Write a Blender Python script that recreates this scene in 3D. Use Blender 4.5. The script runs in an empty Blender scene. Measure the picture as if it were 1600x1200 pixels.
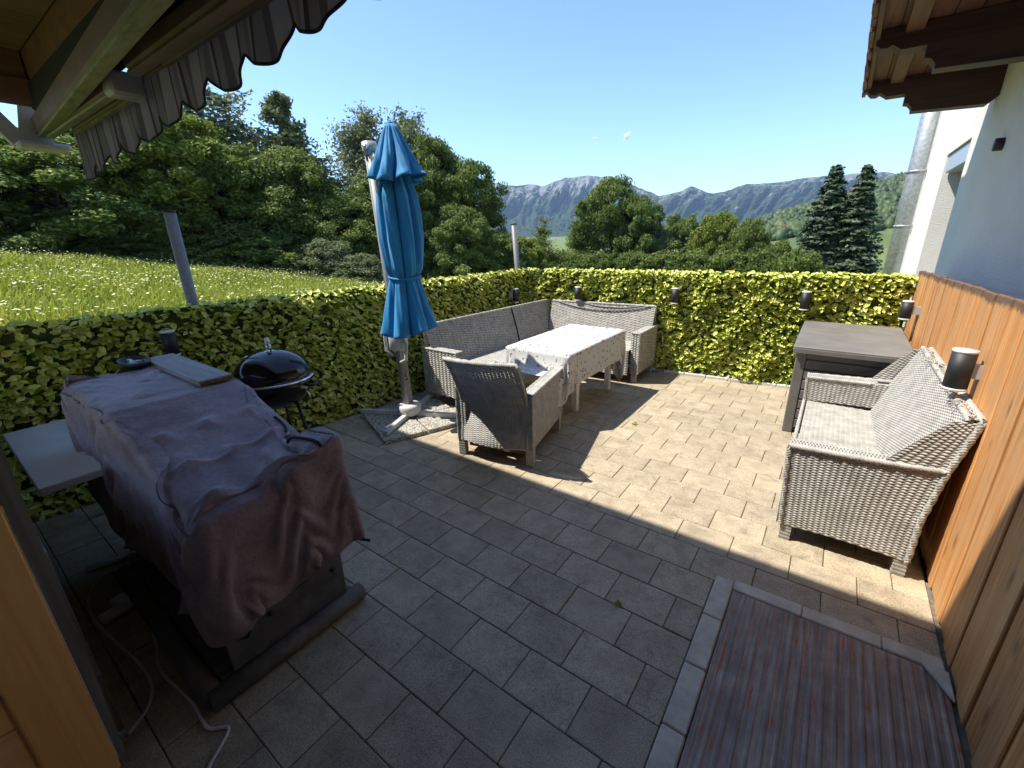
import bpy, bmesh, math, random
import numpy as np
from mathutils import Vector, Matrix
random.seed(7); RNG = np.random.default_rng(7)
SC = bpy.context.scene
COL = SC.collection
PI = math.pi
R = math.radians

# ------------------------------------------------------------------ camera, world, sun, exposure
cam = bpy.data.cameras.new('camera'); CAM = bpy.data.objects.new('camera', cam); COL.objects.link(CAM)
cr = Vector((0.81057345, 0.58522801, -0.02188306)); cu = Vector((-0.17148093, 0.27290753, 0.94663392)); cf = Vector((-0.55996873, 0.76356379, -0.32156704))
CAM.matrix_world = Matrix(((cr.x, cu.x, -cf.x, 0), (cr.y, cu.y, -cf.y, 0), (cr.z, cu.z, -cf.z, 1.75), (0, 0, 0, 1)))
cam.sensor_fit = 'HORIZONTAL'; cam.sensor_width = 36; cam.lens = 15.307
cam.clip_start = 0.05; cam.clip_end = 20000
SC.camera = CAM
LDIR = Vector((.52, .30, -1)).normalized()
world = bpy.data.worlds.new('World'); SC.world = world; world.use_nodes = True
wn = world.node_tree.nodes; wl = world.node_tree.links
sky = wn.new('ShaderNodeTexSky'); sky.sky_type = 'NISHITA'; sky.sun_disc = False
sky.sun_elevation = math.asin(-LDIR.z); sky.sun_rotation = math.atan2(-LDIR.x, -LDIR.y) % (2*PI)
sky.altitude = 1400; sky.air_density = .85; sky.dust_density = 0.15; sky.ozone_density = 4.2
bg = wn['Background']; bg.inputs[1].default_value = 0.12
wl.new(sky.outputs[0], bg.inputs[0])
sl = bpy.data.lights.new('sun', 'SUN'); sl.energy = 3.0; sl.angle = R(.5); sl.color = (1, .96, .89)
SUN = bpy.data.objects.new('sun', sl); COL.objects.link(SUN); SUN.rotation_euler = LDIR.to_track_quat('-Z', 'Y').to_euler(); SUN.location = (-20, -12, 40)
SC.view_settings.view_transform = 'Standard'; SC.view_settings.look = 'None'
SC.view_settings.exposure = 1.5; SC.view_settings.gamma = 1; SC.view_settings.use_curve_mapping = False
SC.render.engine = 'CYCLES'
SC.cycles.use_denoising = True
SC.cycles.max_bounces = 6; SC.cycles.transparent_max_bounces = 24; SC.cycles.volume_bounces = 0

# ------------------------------------------------------------------ helpers
class MB:
    "collects vertices and faces, then links them as one mesh object"
    def __init__(s): s.v = []; s.f = []; s.n = 0; s.uv = None
    def add(s, v, f):
        v = np.asarray(v, float).reshape(-1, 3)
        s.v.append(v); b = s.n
        for q in f: s.f.append(tuple(int(i)+b for i in q))
        s.n += len(v)
    def box(s, lo, hi, bev=0, rot=0, piv=None):
        lo = np.array(lo, float); hi = np.array(hi, float)
        lo, hi = np.minimum(lo, hi), np.maximum(lo, hi)
        c = (lo+hi)/2; h = (hi-lo)/2
        if bev <= 0:
            V = np.array([[x, y, z] for x in (-1, 1) for y in (-1, 1) for z in (-1, 1)])*h
            F = [(0, 1, 3, 2), (4, 6, 7, 5), (0, 4, 5, 1), (2, 3, 7, 6), (0, 2, 6, 4), (1, 5, 7, 3)]
        else:
            b = min(bev, h.min()*.95)
            V = []; idx = {}
            for ax in range(3):
                for sx in (-1, 1):
                    for sy in (-1, 1):
                        for sz in (-1, 1):
                            sg = np.array([sx, sy, sz]); p = (h-b)*sg; p[ax] = h[ax]*sg[ax]
                            idx[(ax, sx, sy, sz)] = len(V); V.append(p)
            V = np.array(V); F = []
            for ax in range(3):
                for sg in (-1, 1):
                    o = [a for a in range(3) if a != ax]
                    q = []
                    for a, b2 in ((-1, -1), (1, -1), (1, 1), (-1, 1)):
                        k = [0, 0, 0]; k[ax] = sg; k[o[0]] = a; k[o[1]] = b2; q.append(idx[(ax, *k)])
                    F.append(q)
            for ax in range(3):
                o = [a for a in range(3) if a != ax]
                for a in (-1, 1):
                    for b2 in (-1, 1):
                        k = [0, 0, 0]; k[o[0]] = a; k[o[1]] = b2; k1 = list(k); k1[ax] = -1; k2 = list(k); k2[ax] = 1
                        F.append([idx[(o[0], *k1)], idx[(o[0], *k2)], idx[(o[1], *k2)], idx[(o[1], *k1)]])
            for sx in (-1, 1):
                for sy in (-1, 1):
                    for sz in (-1, 1): F.append([idx[(0, sx, sy, sz)], idx[(1, sx, sy, sz)], idx[(2, sx, sy, sz)]])
            F2 = []
            for q in F:
                p = V[list(q)]; nrm = np.cross(p[1]-p[0], p[2]-p[0])
                F2.append(q if nrm @ p.mean(0) > 0 else q[::-1])
            F = F2
        V = V+c
        if rot:
            pv = np.array(piv if piv is not None else c, float); ca, sa = math.cos(rot), math.sin(rot)
            d = V-pv; V = pv+np.stack([d[:, 0]*ca-d[:, 1]*sa, d[:, 0]*sa+d[:, 1]*ca, d[:, 2]], 1)
        s.add(V, F); return s
    def tube(s, pts, r, n=8, cap=True):
        pts = np.asarray(pts, float); m = len(pts); r = np.broadcast_to(np.asarray(r, float), (m,))
        T = np.gradient(pts, axis=0); T /= np.linalg.norm(T, axis=1)[:, None]+1e-12
        ref = np.array([0, 0, 1.]) if abs(T[0][2]) < .9 else np.array([1., 0, 0])
        V = []
        a = np.arange(n)*2*PI/n
        for i in range(m):
            u = np.cross(ref, T[i]); u /= np.linalg.norm(u)+1e-12; w = np.cross(T[i], u); ref = w if abs(w @ T[min(i+1, m-1)]) < .95 else ref
            V.append(pts[i]+r[i]*(np.cos(a)[:, None]*u+np.sin(a)[:, None]*w))
        F = []
        for i in range(m-1):
            for j in range(n): F.append((i*n+j, i*n+(j+1) % n, (i+1)*n+(j+1) % n, (i+1)*n+j))
        if cap: F.append(tuple(range(n-1, -1, -1))); F.append(tuple((m-1)*n+j for j in range(n)))
        s.add(np.concatenate(V), F); return s
    def lathe(s, prof, c, n=24, ax=(1, 1)):
        V = []; a = np.arange(n)*2*PI/n
        for r, z in prof: V.append(np.stack([c[0]+ax[0]*r*np.cos(a), c[1]+ax[1]*r*np.sin(a), np.full(n, c[2]+z)], 1))
        m = len(prof); F = []
        for i in range(m-1):
            for j in range(n): F.append((i*n+j, i*n+(j+1) % n, (i+1)*n+(j+1) % n, (i+1)*n+j))
        F.append(tuple(range(n-1, -1, -1))); F.append(tuple((m-1)*n+j for j in range(n)))
        s.add(np.concatenate(V), F); return s
    def grid(s, P):
        "P: (a,b,3) array of points"
        a, b = P.shape[:2]
        F = [(i*b+j, i*b+j+1, (i+1)*b+j+1, (i+1)*b+j) for i in range(a-1) for j in range(b-1)]
        s.add(P.reshape(-1, 3), F); return s
    def prism(s, poly, a, b, axis='y'):
        "poly: list of 2-D points in the plane across the axis, extruded from a to b"
        n = len(poly); V = []
        for t in (a, b):
            for p, q in poly: V.append({'x': (t, p, q), 'y': (p, t, q), 'z': (p, q, t)}[axis])
        F = [(i, (i+1) % n, n+(i+1) % n, n+i) for i in range(n)]+[tuple(range(n-1, -1, -1)), tuple(range(n, 2*n))]
        s.add(V, F); return s
    def mesh(s, name, smooth=False):
        me = bpy.data.meshes.new(name); me.from_pydata(np.concatenate(s.v).tolist() if s.v else [], [], s.f)
        me.validate(); me.update()
        if smooth: me.shade_smooth()
        return me
    def build(s, name, m, parent=None, smooth=False, world=True, fixn=True):
        me = s.mesh(name, smooth)
        if fixn:
            bm = bmesh.new(); bm.from_mesh(me); bmesh.ops.recalc_face_normals(bm, faces=bm.faces); bm.to_mesh(me); bm.free()
            if smooth: me.shade_smooth()
        return link(name, me, m, parent, world)

def link(name, me, m, parent=None, world=True):
    o = bpy.data.objects.new(name, me); COL.objects.link(o)
    if m is not None and not me.materials: me.materials.append(m)
    if parent is not None:
        o.parent = parent
        if world:
            q = parent; M = Matrix.Identity(4); ch = []
            while q is not None: ch.append(q.matrix_basis.copy()); q = q.parent
            for b in reversed(ch): M = M @ b
            o.matrix_basis = M.inverted()
    return o

def fast_mesh(name, V, F, smooth=False):
    "V (n,3), F (m,k) numpy arrays"
    V = np.asarray(V, np.float32); F = np.asarray(F, np.int32); k = F.shape[1]
    me = bpy.data.meshes.new(name)
    me.vertices.add(len(V)); me.vertices.foreach_set('co', V.ravel())
    me.loops.add(F.size); me.loops.foreach_set('vertex_index', F.ravel())
    me.polygons.add(len(F)); me.polygons.foreach_set('loop_start', np.arange(len(F), dtype=np.int32)*k)
    me.update(calc_edges=True)
    if smooth: me.shade_smooth()
    return me

def thing(name, label, cat, loc=(0, 0, 0), rotz=0, group=None):
    o = bpy.data.objects.new(name, None); COL.objects.link(o); o.location = loc; o.rotation_euler = (0, 0, rotz)
    o.matrix_basis = Matrix.Translation(Vector(loc)) @ Matrix.Rotation(rotz, 4, 'Z')
    o.empty_display_size = .1
    o['label'] = label; o['category'] = cat
    if group: o['group'] = group
    return o
def tag(o, label, cat, group=None):
    o['label'] = label; o['category'] = cat
    if group: o['group'] = group
    return o
def struct(o): o['kind'] = 'structure'; return o
def stuff(o): o['kind'] = 'stuff'; return o
def copy_tree(o, parent=None):
    c = o.copy(); COL.objects.link(c)
    if parent is not None: c.parent = parent
    for ch in list(o.children): copy_tree(ch, c)
    return c

# ---- materials
def nodes(name):
    m = bpy.data.materials.new(name); m.use_nodes = True
    n = m.node_tree.nodes; l = m.node_tree.links; b = n['Principled BSDF']
    return m, n, l, b
def N(n, t, **kw):
    x = n.new(t)
    for k, v in kw.items(): setattr(x, k, v)
    return x
def ramp(n, l, src, stops):
    r = n.new('ShaderNodeValToRGB'); e = r.color_ramp.elements
    while len(e) < len(stops): e.new(.5)
    for k, (p, c) in zip(e, stops): k.position = p; k.color = (*c, 1) if len(c) == 3 else c
    l.new(src, r.inputs[0]); return r
def coords(n, l, kind='Object', scale=(1, 1, 1), rnd=False):
    t = n.new('ShaderNodeTexCoord'); mp = n.new('ShaderNodeMapping'); mp.inputs['Scale'].default_value = scale
    l.new(t.outputs[kind], mp.inputs[0])
    if rnd:
        oi = n.new('ShaderNodeObjectInfo'); vm = n.new('ShaderNodeVectorMath'); vm.operation = 'SCALE'; vm.inputs[0].default_value = (37, 53, 71)
        l.new(oi.outputs['Random'], vm.inputs['Scale']); l.new(vm.outputs[0], mp.inputs['Location'])
    return mp.outputs[0]
def noise(n, l, vec, scale, detail=5, rough=.6, dist=0):
    t = n.new('ShaderNodeTexNoise'); t.inputs['Scale'].default_value = scale; t.inputs['Detail'].default_value = detail
    t.inputs['Roughness'].default_value = rough; t.inputs['Distortion'].default_value = dist; l.new(vec, t.inputs['Vector']); return t.outputs['Fac']
def mixc(n, l, f, a, b, mode='MIX'):
    x = n.new('ShaderNodeMix'); x.data_type = 'RGBA'; x.blend_type = mode
    for s, v in ((x.inputs[0], f), (x.inputs[6], a), (x.inputs[7], b)):
        if isinstance(v, (int, float)): s.default_value = v
        elif isinstance(v, (tuple, list)): s.default_value = (*v, 1) if len(v) == 3 else v
        else: l.new(v, s)
    return x.outputs[2]
def bump(n, l, b, h, strength=.3, dist=.01):
    x = n.new('ShaderNodeBump'); x.inputs['Strength'].default_value = strength; x.inputs['Distance'].default_value = dist
    l.new(h, x.inputs['Height']); l.new(x.outputs[0], b.inputs['Normal'])
def M(name, c1, c2=None, scale=6, rough=.6, metal=0, bmp=0, bscale=None, detail=5, kind='Object', lo=.35, hi=.65, spec=.5, stretch=(1, 1, 1), rnd=False, bd=.01):
    m, n, l, b = nodes(name)
    b.inputs['Roughness'].default_value = rough; b.inputs['Metallic'].default_value = metal; b.inputs['Specular IOR Level'].default_value = spec
    v = coords(n, l, kind, stretch, rnd)
    if c2 is not None:
        r = ramp(n, l, noise(n, l, v, scale, detail), [(lo, c1), (hi, c2)]); l.new(r.outputs[0], b.inputs['Base Color'])
    else: b.inputs['Base Color'].default_value = (*c1, 1)
    if bmp: bump(n, l, b, noise(n, l, v, bscale or scale*8, 6), bmp, bd)
    return m
def wood(name, stops, grain=(40, 40, 1.6), knots=.5, knotc=(.10, .045, .02), rough=.65, bmp=.25, kscale=(6, 6, 2.4), warp=1.0, tone=.35, grey=None, tip=False):
    m, n, l, b = nodes(name)
    v = coords(n, l, 'Object', (1, 1, 1), True)
    mp = N(n, 'ShaderNodeMapping'); mp.inputs['Scale'].default_value = grain; l.new(v, mp.inputs[0])
    g = noise(n, l, mp.outputs[0], 1.0, 4, .6, warp)
    mp2 = N(n, 'ShaderNodeMapping'); mp2.inputs['Scale'].default_value = tuple(x*.28 for x in grain); l.new(v, mp2.inputs[0])
    g2 = noise(n, l, mp2.outputs[0], 1.0, 3, .5, warp*1.2)
    mx = N(n, 'ShaderNodeMath', operation='ADD'); l.new(g, mx.inputs[0]); l.new(g2, mx.inputs[1])
    hf = N(n, 'ShaderNodeMath', operation='MULTIPLY'); hf.inputs[1].default_value = .5; l.new(mx.outputs[0], hf.inputs[0])
    c = ramp(n, l, hf.outputs[0], stops).outputs[0]
    oi = N(n, 'ShaderNodeObjectInfo')
    hs = N(n, 'ShaderNodeHueSaturation'); mr = N(n, 'ShaderNodeMapRange'); mr.inputs[3].default_value = 1-tone; mr.inputs[4].default_value = 1+tone
    l.new(oi.outputs['Random'], mr.inputs[0]); l.new(mr.outputs[0], hs.inputs['Value']); l.new(c, hs.inputs['Color']); c = hs.outputs[0]
    if grey:
        gn = noise(n, l, v, 3.2, 4, .6); gr = ramp(n, l, gn, [(.42, (0, 0, 0)), (.68, (1, 1, 1))])
        c = mixc(n, l, gr.outputs[0], c, grey)
    if knots:
        vo = N(n, 'ShaderNodeTexVoronoi'); mk = N(n, 'ShaderNodeMapping'); mk.inputs['Scale'].default_value = kscale
        l.new(v, mk.inputs[0]); l.new(mk.outputs[0], vo.inputs['Vector']); vo.inputs['Scale'].default_value = 1
        kr = ramp(n, l, vo.outputs['Distance'], [(.06, (knots,)*3), (.17, (0, 0, 0))])
        c = mixc(n, l, kr.outputs[0], c, knotc)
    if tip:                                                            # weather-blackened upper ends
        tg = N(n, 'ShaderNodeTexCoord'); sz_ = N(n, 'ShaderNodeSeparateXYZ'); l.new(tg.outputs['Generated'], sz_.inputs[0])
        tn = noise(n, l, v, 18, 4, .7); tm = N(n, 'ShaderNodeMath', operation='MULTIPLY_ADD'); tm.inputs[1].default_value = .045; l.new(tn, tm.inputs[0]); l.new(sz_.outputs[2], tm.inputs[2])
        tr_ = ramp(n, l, tm.outputs[0], [(.985, (0, 0, 0)), (1.015, (.8, .8, .8))]); c = mixc(n, l, tr_.outputs[0], c, (.055, .042, .034))
    l.new(c, b.inputs['Base Color']); b.inputs['Roughness'].default_value = rough
    bump(n, l, b, hf.outputs[0], bmp, .004)
    return m
def leafmat(name, stops, scale=.9, trans=.35, rough=.55, tcol=None, fine=25):
    "foliage: colour varies from leaf to leaf (island random) and from clump to clump"
    m, n, l, b = nodes(name)
    gi = N(n, 'ShaderNodeNewGeometry'); v = coords(n, l, 'Object')
    nz = noise(n, l, v, scale, 3)
    ad = N(n, 'ShaderNodeMath', operation='MULTIPLY_ADD'); ad.inputs[1].default_value = .45; l.new(gi.outputs['Random Per Island'], ad.inputs[0])
    sb = N(n, 'ShaderNodeMath', operation='MULTIPLY'); sb.inputs[1].default_value = .75; l.new(nz, sb.inputs[0]); l.new(sb.outputs[0], ad.inputs[2])
    c = ramp(n, l, ad.outputs[0], stops).outputs[0]
    l.new(c, b.inputs['Base Color']); b.inputs['Roughness'].default_value = rough; b.inputs['Specular IOR Level'].default_value = .35
    tr = N(n, 'ShaderNodeBsdfTranslucent'); mx = N(n, 'ShaderNodeMixShader'); mx.inputs[0].default_value = trans
    if tcol: l.new(mixc(n, l, 1.0, c, tcol, 'MULTIPLY'), tr.inputs[0])
    else: l.new(c, tr.inputs[0])
    l.new(b.outputs[0], mx.inputs[1]); l.new(tr.outputs[0], mx.inputs[2]); l.new(mx.outputs[0], n['Material Output'].inputs[0])
    return m

# ------------------------------------------------------------------ materials
def paver_mat():
    m, n, l, b = nodes('concrete_paver')
    v = coords(n, l, 'Object', (1, 1, 1), True); t = N(n, 'ShaderNodeTexCoord')
    wv = coords(n, l, 'Object')
    c = ramp(n, l, noise(n, l, v, 7, 6, .65), [(.3, (.305, .245, .163)), (.5, (.40, .327, .22)), (.72, (.475, .393, .27))]).outputs[0]
    sp = ramp(n, l, noise(n, l, v, 190, 3, .7), [(.36, (.55, .55, .55)), (.5, (1, 1, 1)), (.66, (1.25, 1.25, 1.25))]).outputs[0]
    c = mixc(n, l, 1.0, c, sp, 'MULTIPLY')
    st = ramp(n, l, noise(n, l, v, 11, 5, .7, .6), [(.56, (0, 0, 0)), (.72, (.6, .6, .6))]).outputs[0]
    c = mixc(n, l, st, c, (.17, .142, .105))
    wd = ramp(n, l, noise(n, l, t.outputs['Generated'], 1.6, 5, .7, .4), [(.55, (0, 0, 0)), (.8, (.4, .4, .4))]).outputs[0]
    c = mixc(n, l, wd, c, (.13, .115, .075))
    oi = N(n, 'ShaderNodeObjectInfo'); hs = N(n, 'ShaderNodeHueSaturation'); mr = N(n, 'ShaderNodeMapRange'); mr.inputs[3].default_value = .89; mr.inputs[4].default_value = 1.09
    l.new(oi.outputs['Random'], mr.inputs[0]); l.new(mr.outputs[0], hs.inputs['Value']); l.new(c, hs.inputs['Color'])
    l.new(hs.outputs[0], b.inputs['Base Color']); b.inputs['Roughness'].default_value = .82; b.inputs['Specular IOR Level'].default_value = .3
    bump(n, l, b, noise(n, l, v, 240, 4, .7), .35, .002)
    return m
PAVER = paver_mat()
SAND = M('joint_sand', (.11, .092, .065), (.22, .19, .135), 30, .95)
KERB = M('pale_kerb_stone', (.43, .375, .28), (.59, .52, .395), 14, .85, bmp=.3, bscale=150, rnd=True, bd=.003)
GRASSG = M('meadow_ground', (.09, .12, .02), (.17, .20, .04), 1.3, .95)
WHITEWALL = M('white_roughcast', (.84, .80, .715), (.88, .85, .775), 3, .9, bmp=1.0, bscale=70, bd=.022)
WHITEP = M('white_paint', (.78, .77, .74), (.70, .69, .66), 5, .45)
FENCEW = wood('larch_boards', [(.30, (.19, .072, .02)), (.44, (.45, .185, .05)), (.54, (.57, .26, .08)), (.68, (.70, .39, .15))], (38, 38, 1.1), .7, (.13, .055, .022), tone=.13, grey=(.49, .26, .105), warp=2.2, tip=True, kscale=(.5, 7.5, 2.6))
OLDWOOD = wood('dark_stained_wood', [(.3, (.045, .020, .012)), (.5, (.11, .048, .027)), (.7, (.18, .088, .05))], (26, 1.5, 26), .4, tone=.25, kscale=(5, 1.5, 5))
OLDWOODX = wood('dark_stained_beam', [(.3, (.028, .014, .010)), (.5, (.06, .028, .018)), (.7, (.10, .05, .032))], (1.5, 26, 26), .3, tone=.2, kscale=(1.5, 5, 5))
SOFFIT = wood('pine_soffit', [(.3, (.12, .075, .032)), (.5, (.19, .125, .055)), (.7, (.26, .175, .08))], (26, 1.5, 26), .7, (.08, .035, .015), tone=.12, kscale=(7, 2.5, 7))
BEAMW = wood('glazed_beam', [(.3, (.11, .05, .026)), (.5, (.17, .085, .045)), (.7, (.22, .115, .06))], (26, 1.5, 26), .5, tone=.1)
ORANGEW = wood('new_orange_wood', [(.3, (.80, .36, .10)), (.5, (.93, .49, .16)), (.7, (.96, .60, .24))], (34, 34, 1.4), .75, (.28, .09, .02), tone=.06, rough=.45, bmp=.15, kscale=(.5, 7, 2.6))
ORANGEH = wood('new_orange_wood_lying', [(.3, (.76, .36, .11)), (.5, (.90, .50, .18)), (.7, (.94, .60, .27))], (34, 1.4, 34), .7, (.28, .09, .02), tone=.06, rough=.45, bmp=.15, kscale=(6, 2.4, 6))
GREYWOOD = wood('weathered_grey_wood', [(.3, (.06, .055, .05)), (.5, (.14, .125, .11)), (.7, (.25, .23, .21))], (30, 30, 1.3), .3, tone=.1)
BOARDW = wood('weathered_board', [(.3, (.17, .15, .13)), (.5, (.30, .27, .24)), (.7, (.42, .39, .36))], (2, 34, 34), .0, tone=.1)
BROWNEDGE = M('rotten_chipboard', (.10, .05, .025), (.30, .17, .08), 60, .9, bmp=.6)
WICK = M('grey_wicker', (.30, .282, .242), (.47, .445, .395), 14, .6, lo=.3, hi=.7)
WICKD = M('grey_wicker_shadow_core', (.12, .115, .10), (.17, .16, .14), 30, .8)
ALU = M('brushed_aluminium', (.235, .232, .225), (.18, .178, .172), 40, .5, .1)
GALV = M('galvanised_steel', (.44, .455, .45), (.29, .30, .30), 22, .5, .55, bmp=.08, bscale=80)
GREYP = M('grey_plastic', (.42, .42, .41), (.36, .36, .35), 10, .45)
LGREYP = M('light_grey_plastic', (.55, .55, .53), (.48, .48, .46), 10, .45)
BLACK = M('black_enamel', (.006, .006, .007), None, rough=.12)
BLACKM = M('matt_black', (.012, .012, .013), (.02, .02, .02), 20, .55)
CHROME = M('chrome', (.75, .75, .74), None, rough=.15, metal=1)
LAMPEND = M('frosted_lamp_end', (.72, .70, .64), None, rough=.5)
BOXM = M('taupe_resin', (.115, .105, .092), (.15, .138, .122), 5, .6, bmp=.1, bscale=120)
BOXLID = M('taupe_resin_lid', (.15, .138, .118), (.205, .19, .165), 3.5, .55, bmp=.12, bscale=60)
BOXD = M('box_groove', (.04, .037, .034), None, rough=.8)
PIPING = M('dark_piping', (.012, .010, .012), None, rough=.8)
CABLEM = M('grey_white_cable', (.62, .60, .56), (.52, .50, .46), 12, .5)
CORDM = M('grey_cord', (.20, .19, .17), (.34, .33, .30), 120, .8)
STEELP = M('painted_steel_panel', (.10, .098, .094), (.17, .165, .155), 12, .5, .35, bmp=.1, bscale=30)
SKID = wood('muddy_base_timber', [(.3, (.06, .05, .044)), (.5, (.10, .088, .075)), (.7, (.19, .17, .145))], (3, 14, 14), 0, tone=.1)
GREENMESH = M('green_backing_mesh', (.03, .05, .012), (.07, .10, .02), 30, .9)
EDGING = M('pale_edging', (.62, .60, .54), (.50, .48, .42), 12, .85)
def agg_mat():
    m, n, l, b = nodes('exposed_aggregate')
    v = coords(n, l, 'Object', (1, 1, 1), True); vo = N(n, 'ShaderNodeTexVoronoi'); vo.inputs['Scale'].default_value = 75; l.new(v, vo.inputs['Vector'])
    c = ramp(n, l, vo.outputs['Color'], [(.1, (.26, .235, .19)), (.5, (.48, .45, .37)), (.9, (.66, .63, .54))]).outputs[0]
    e = ramp(n, l, vo.outputs['Distance'], [(.35, (1, 1, 1)), (.75, (.35, .33, .3))]).outputs[0]
    l.new(mixc(n, l, 1.0, c, e, 'MULTIPLY'), b.inputs['Base Color']); b.inputs['Roughness'].default_value = .85
    iv = N(n, 'ShaderNodeMath', operation='SUBTRACT'); iv.inputs[0].default_value = 1; l.new(vo.outputs['Distance'], iv.inputs[1]); bump(n, l, b, iv.outputs[0], .7, .006)
    return m
AGG = agg_mat()
def cover_mat():
    m, n, l, b = nodes('faded_cover_cloth')
    v = coords(n, l, 'Object')
    c = ramp(n, l, noise(n, l, v, 3.0, 6, .62, .8), [(.30, (.15, .082, .088)), (.48, (.25, .175, .18)), (.70, (.35, .29, .295))]).outputs[0]
    f = ramp(n, l, noise(n, l, v, 60, 4, .7), [(.3, (.82, .82, .82)), (.7, (1.15, 1.15, 1.15))]).outputs[0]
    c = mixc(n, l, 1.0, c, f, 'MULTIPLY')
    d = ramp(n, l, noise(n, l, v, 14, 5, .7), [(.62, (0, 0, 0)), (.8, (.5, .5, .5))]).outputs[0]
    c = mixc(n, l, d, c, (.33, .30, .29))
    l.new(c, b.inputs['Base Color']); b.inputs['Roughness'].default_value = .62; b.inputs['Specular IOR Level'].default_value = .4
    b.inputs['Sheen Weight'].default_value = .15
    bump(n, l, b, noise(n, l, v, 26, 6, .65, 1.2), .35, .012)
    return m
COVER = cover_mat()
def cloth_mat():
    m, n, l, b = nodes('printed_tablecloth')
    t = N(n, 'ShaderNodeTexCoord'); mp = N(n, 'ShaderNodeMapping'); mp.inputs['Scale'].default_value = (1, 1, 1); l.new(t.outputs['UV'], mp.inputs[0])
    nz = N(n, 'ShaderNodeTexNoise'); nz.inputs['Scale'].default_value = 55; nz.inputs['Detail'].default_value = 2; l.new(mp.outputs[0], nz.inputs['Vector'])
    ds = N(n, 'ShaderNodeMix'); ds.data_type = 'RGBA'; ds.blend_type = 'LINEAR_LIGHT'; ds.inputs[0].default_value = .028
    l.new(mp.outputs[0], ds.inputs[6]); l.new(nz.outputs['Color'], ds.inputs[7])
    vo = N(n, 'ShaderNodeTexVoronoi'); vo.inputs['Scale'].default_value = 27; vo.inputs['Randomness'].default_value = .75; l.new(ds.outputs[2], vo.inputs['Vector'])
    msk = ramp(n, l, vo.outputs['Distance'], [(.27, (1, 1, 1)), (.33, (0, 0, 0))]).outputs[0]
    sp = N(n, 'ShaderNodeSeparateColor'); l.new(vo.outputs['Color'], sp.inputs[0])
    keep = N(n, 'ShaderNodeMath', operation='GREATER_THAN'); keep.inputs[1].default_value = .22; l.new(sp.outputs[1], keep.inputs[0])
    mm = N(n, 'ShaderNodeMath', operation='MULTIPLY'); l.new(msk, mm.inputs[0]); l.new(keep.outputs[0], mm.inputs[1])
    pc = ramp(n, l, sp.outputs[0], [(.0, (.09, .075, .08)), (.45, (.15, .12, .125)), (.55, (.32, .10, .07)), (.85, (.28, .14, .11))]).outputs[0]
    c = mixc(n, l, mm.outputs[0], (.64, .625, .59), pc)
    l.new(c, b.inputs['Base Color']); b.inputs['Roughness'].default_value = .75
    tr = N(n, 'ShaderNodeBsdfTranslucent'); l.new(c, tr.inputs[0]); mx = N(n, 'ShaderNodeMixShader'); mx.inputs[0].default_value = .22
    l.new(b.outputs[0], mx.inputs[1]); l.new(tr.outputs[0], mx.inputs[2]); l.new(mx.outputs[0], n['Material Output'].inputs[0])
    return m
TCLOTH = cloth_mat()
def blue_mat():
    m, n, l, b = nodes('blue_parasol_cloth')
    v = coords(n, l, 'Object')
    c = ramp(n, l, noise(n, l, v, 5, 5), [(.3, (.010, .215, .48)), (.7, (.018, .295, .60))]).outputs[0]
    l.new(c, b.inputs['Base Color']); b.inputs['Roughness'].default_value = .7; b.inputs['Sheen Weight'].default_value = .2
    bump(n, l, b, noise(n, l, coords(n, l, 'Object', (1, 1, .35)), 22, 5), .35, .012)
    tr = N(n, 'ShaderNodeBsdfTranslucent'); l.new(c, tr.inputs[0]); mx = N(n, 'ShaderNodeMixShader'); mx.inputs[0].default_value = .2
    l.new(b.outputs[0], mx.inputs[1]); l.new(tr.outputs[0], mx.inputs[2]); l.new(mx.outputs[0], n['Material Output'].inputs[0])
    return m
BLUE = blue_mat()
def awning_mat():
    m, n, l, b = nodes('striped_awning_cloth')
    v = coords(n, l, 'Object')
    sx = N(n, 'ShaderNodeSeparateXYZ'); l.new(v, sx.inputs[0])
    a = N(n, 'ShaderNodeMath', operation='MULTIPLY'); a.inputs[1].default_value = 1/.30; l.new(sx.outputs[0], a.inputs[0])
    f = N(n, 'ShaderNodeMath', operation='FRACT'); l.new(a.outputs[0], f.inputs[0])
    r = ramp(n, l, f.outputs[0], [(0, (.20, .165, .135)), (.30, (.05, .034, .028)), (.34, (.16, .128, .105)), (.46, (.115, .092, .075)), (.56, (.185, .152, .125)), (.62, (.04, .028, .024)), (.68, (.135, .108, .088)), (.86, (.08, .06, .05))])
    r.color_ramp.interpolation = 'CONSTANT'
    l.new(r.outputs[0], b.inputs['Base Color']); b.inputs['Roughness'].default_value = .9
    tr = N(n, 'ShaderNodeBsdfTranslucent'); l.new(r.outputs[0], tr.inputs[0]); mx = N(n, 'ShaderNodeMixShader'); mx.inputs[0].default_value = .3
    l.new(b.outputs[0], mx.inputs[1]); l.new(tr.outputs[0], mx.inputs[2]); l.new(mx.outputs[0], n['Material Output'].inputs[0])
    return m
AWN = awning_mat()
def alga_mat():
    m, n, l, b = nodes('algae_stained_profile')
    v = coords(n, l, 'Object', (1, 4, 4))
    c = ramp(n, l, noise(n, l, v, 9, 6, .7), [(.32, (.12, .14, .04)), (.5, (.23, .25, .10)), (.7, (.31, .30, .20))]).outputs[0]
    l.new(c, b.inputs['Base Color']); b.inputs['Roughness'].default_value = .6
    return m
ALGA = alga_mat()
AWNP = M('brown_grey_profile', (.14, .092, .068), (.21, .145, .11), 5, .5)
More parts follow.
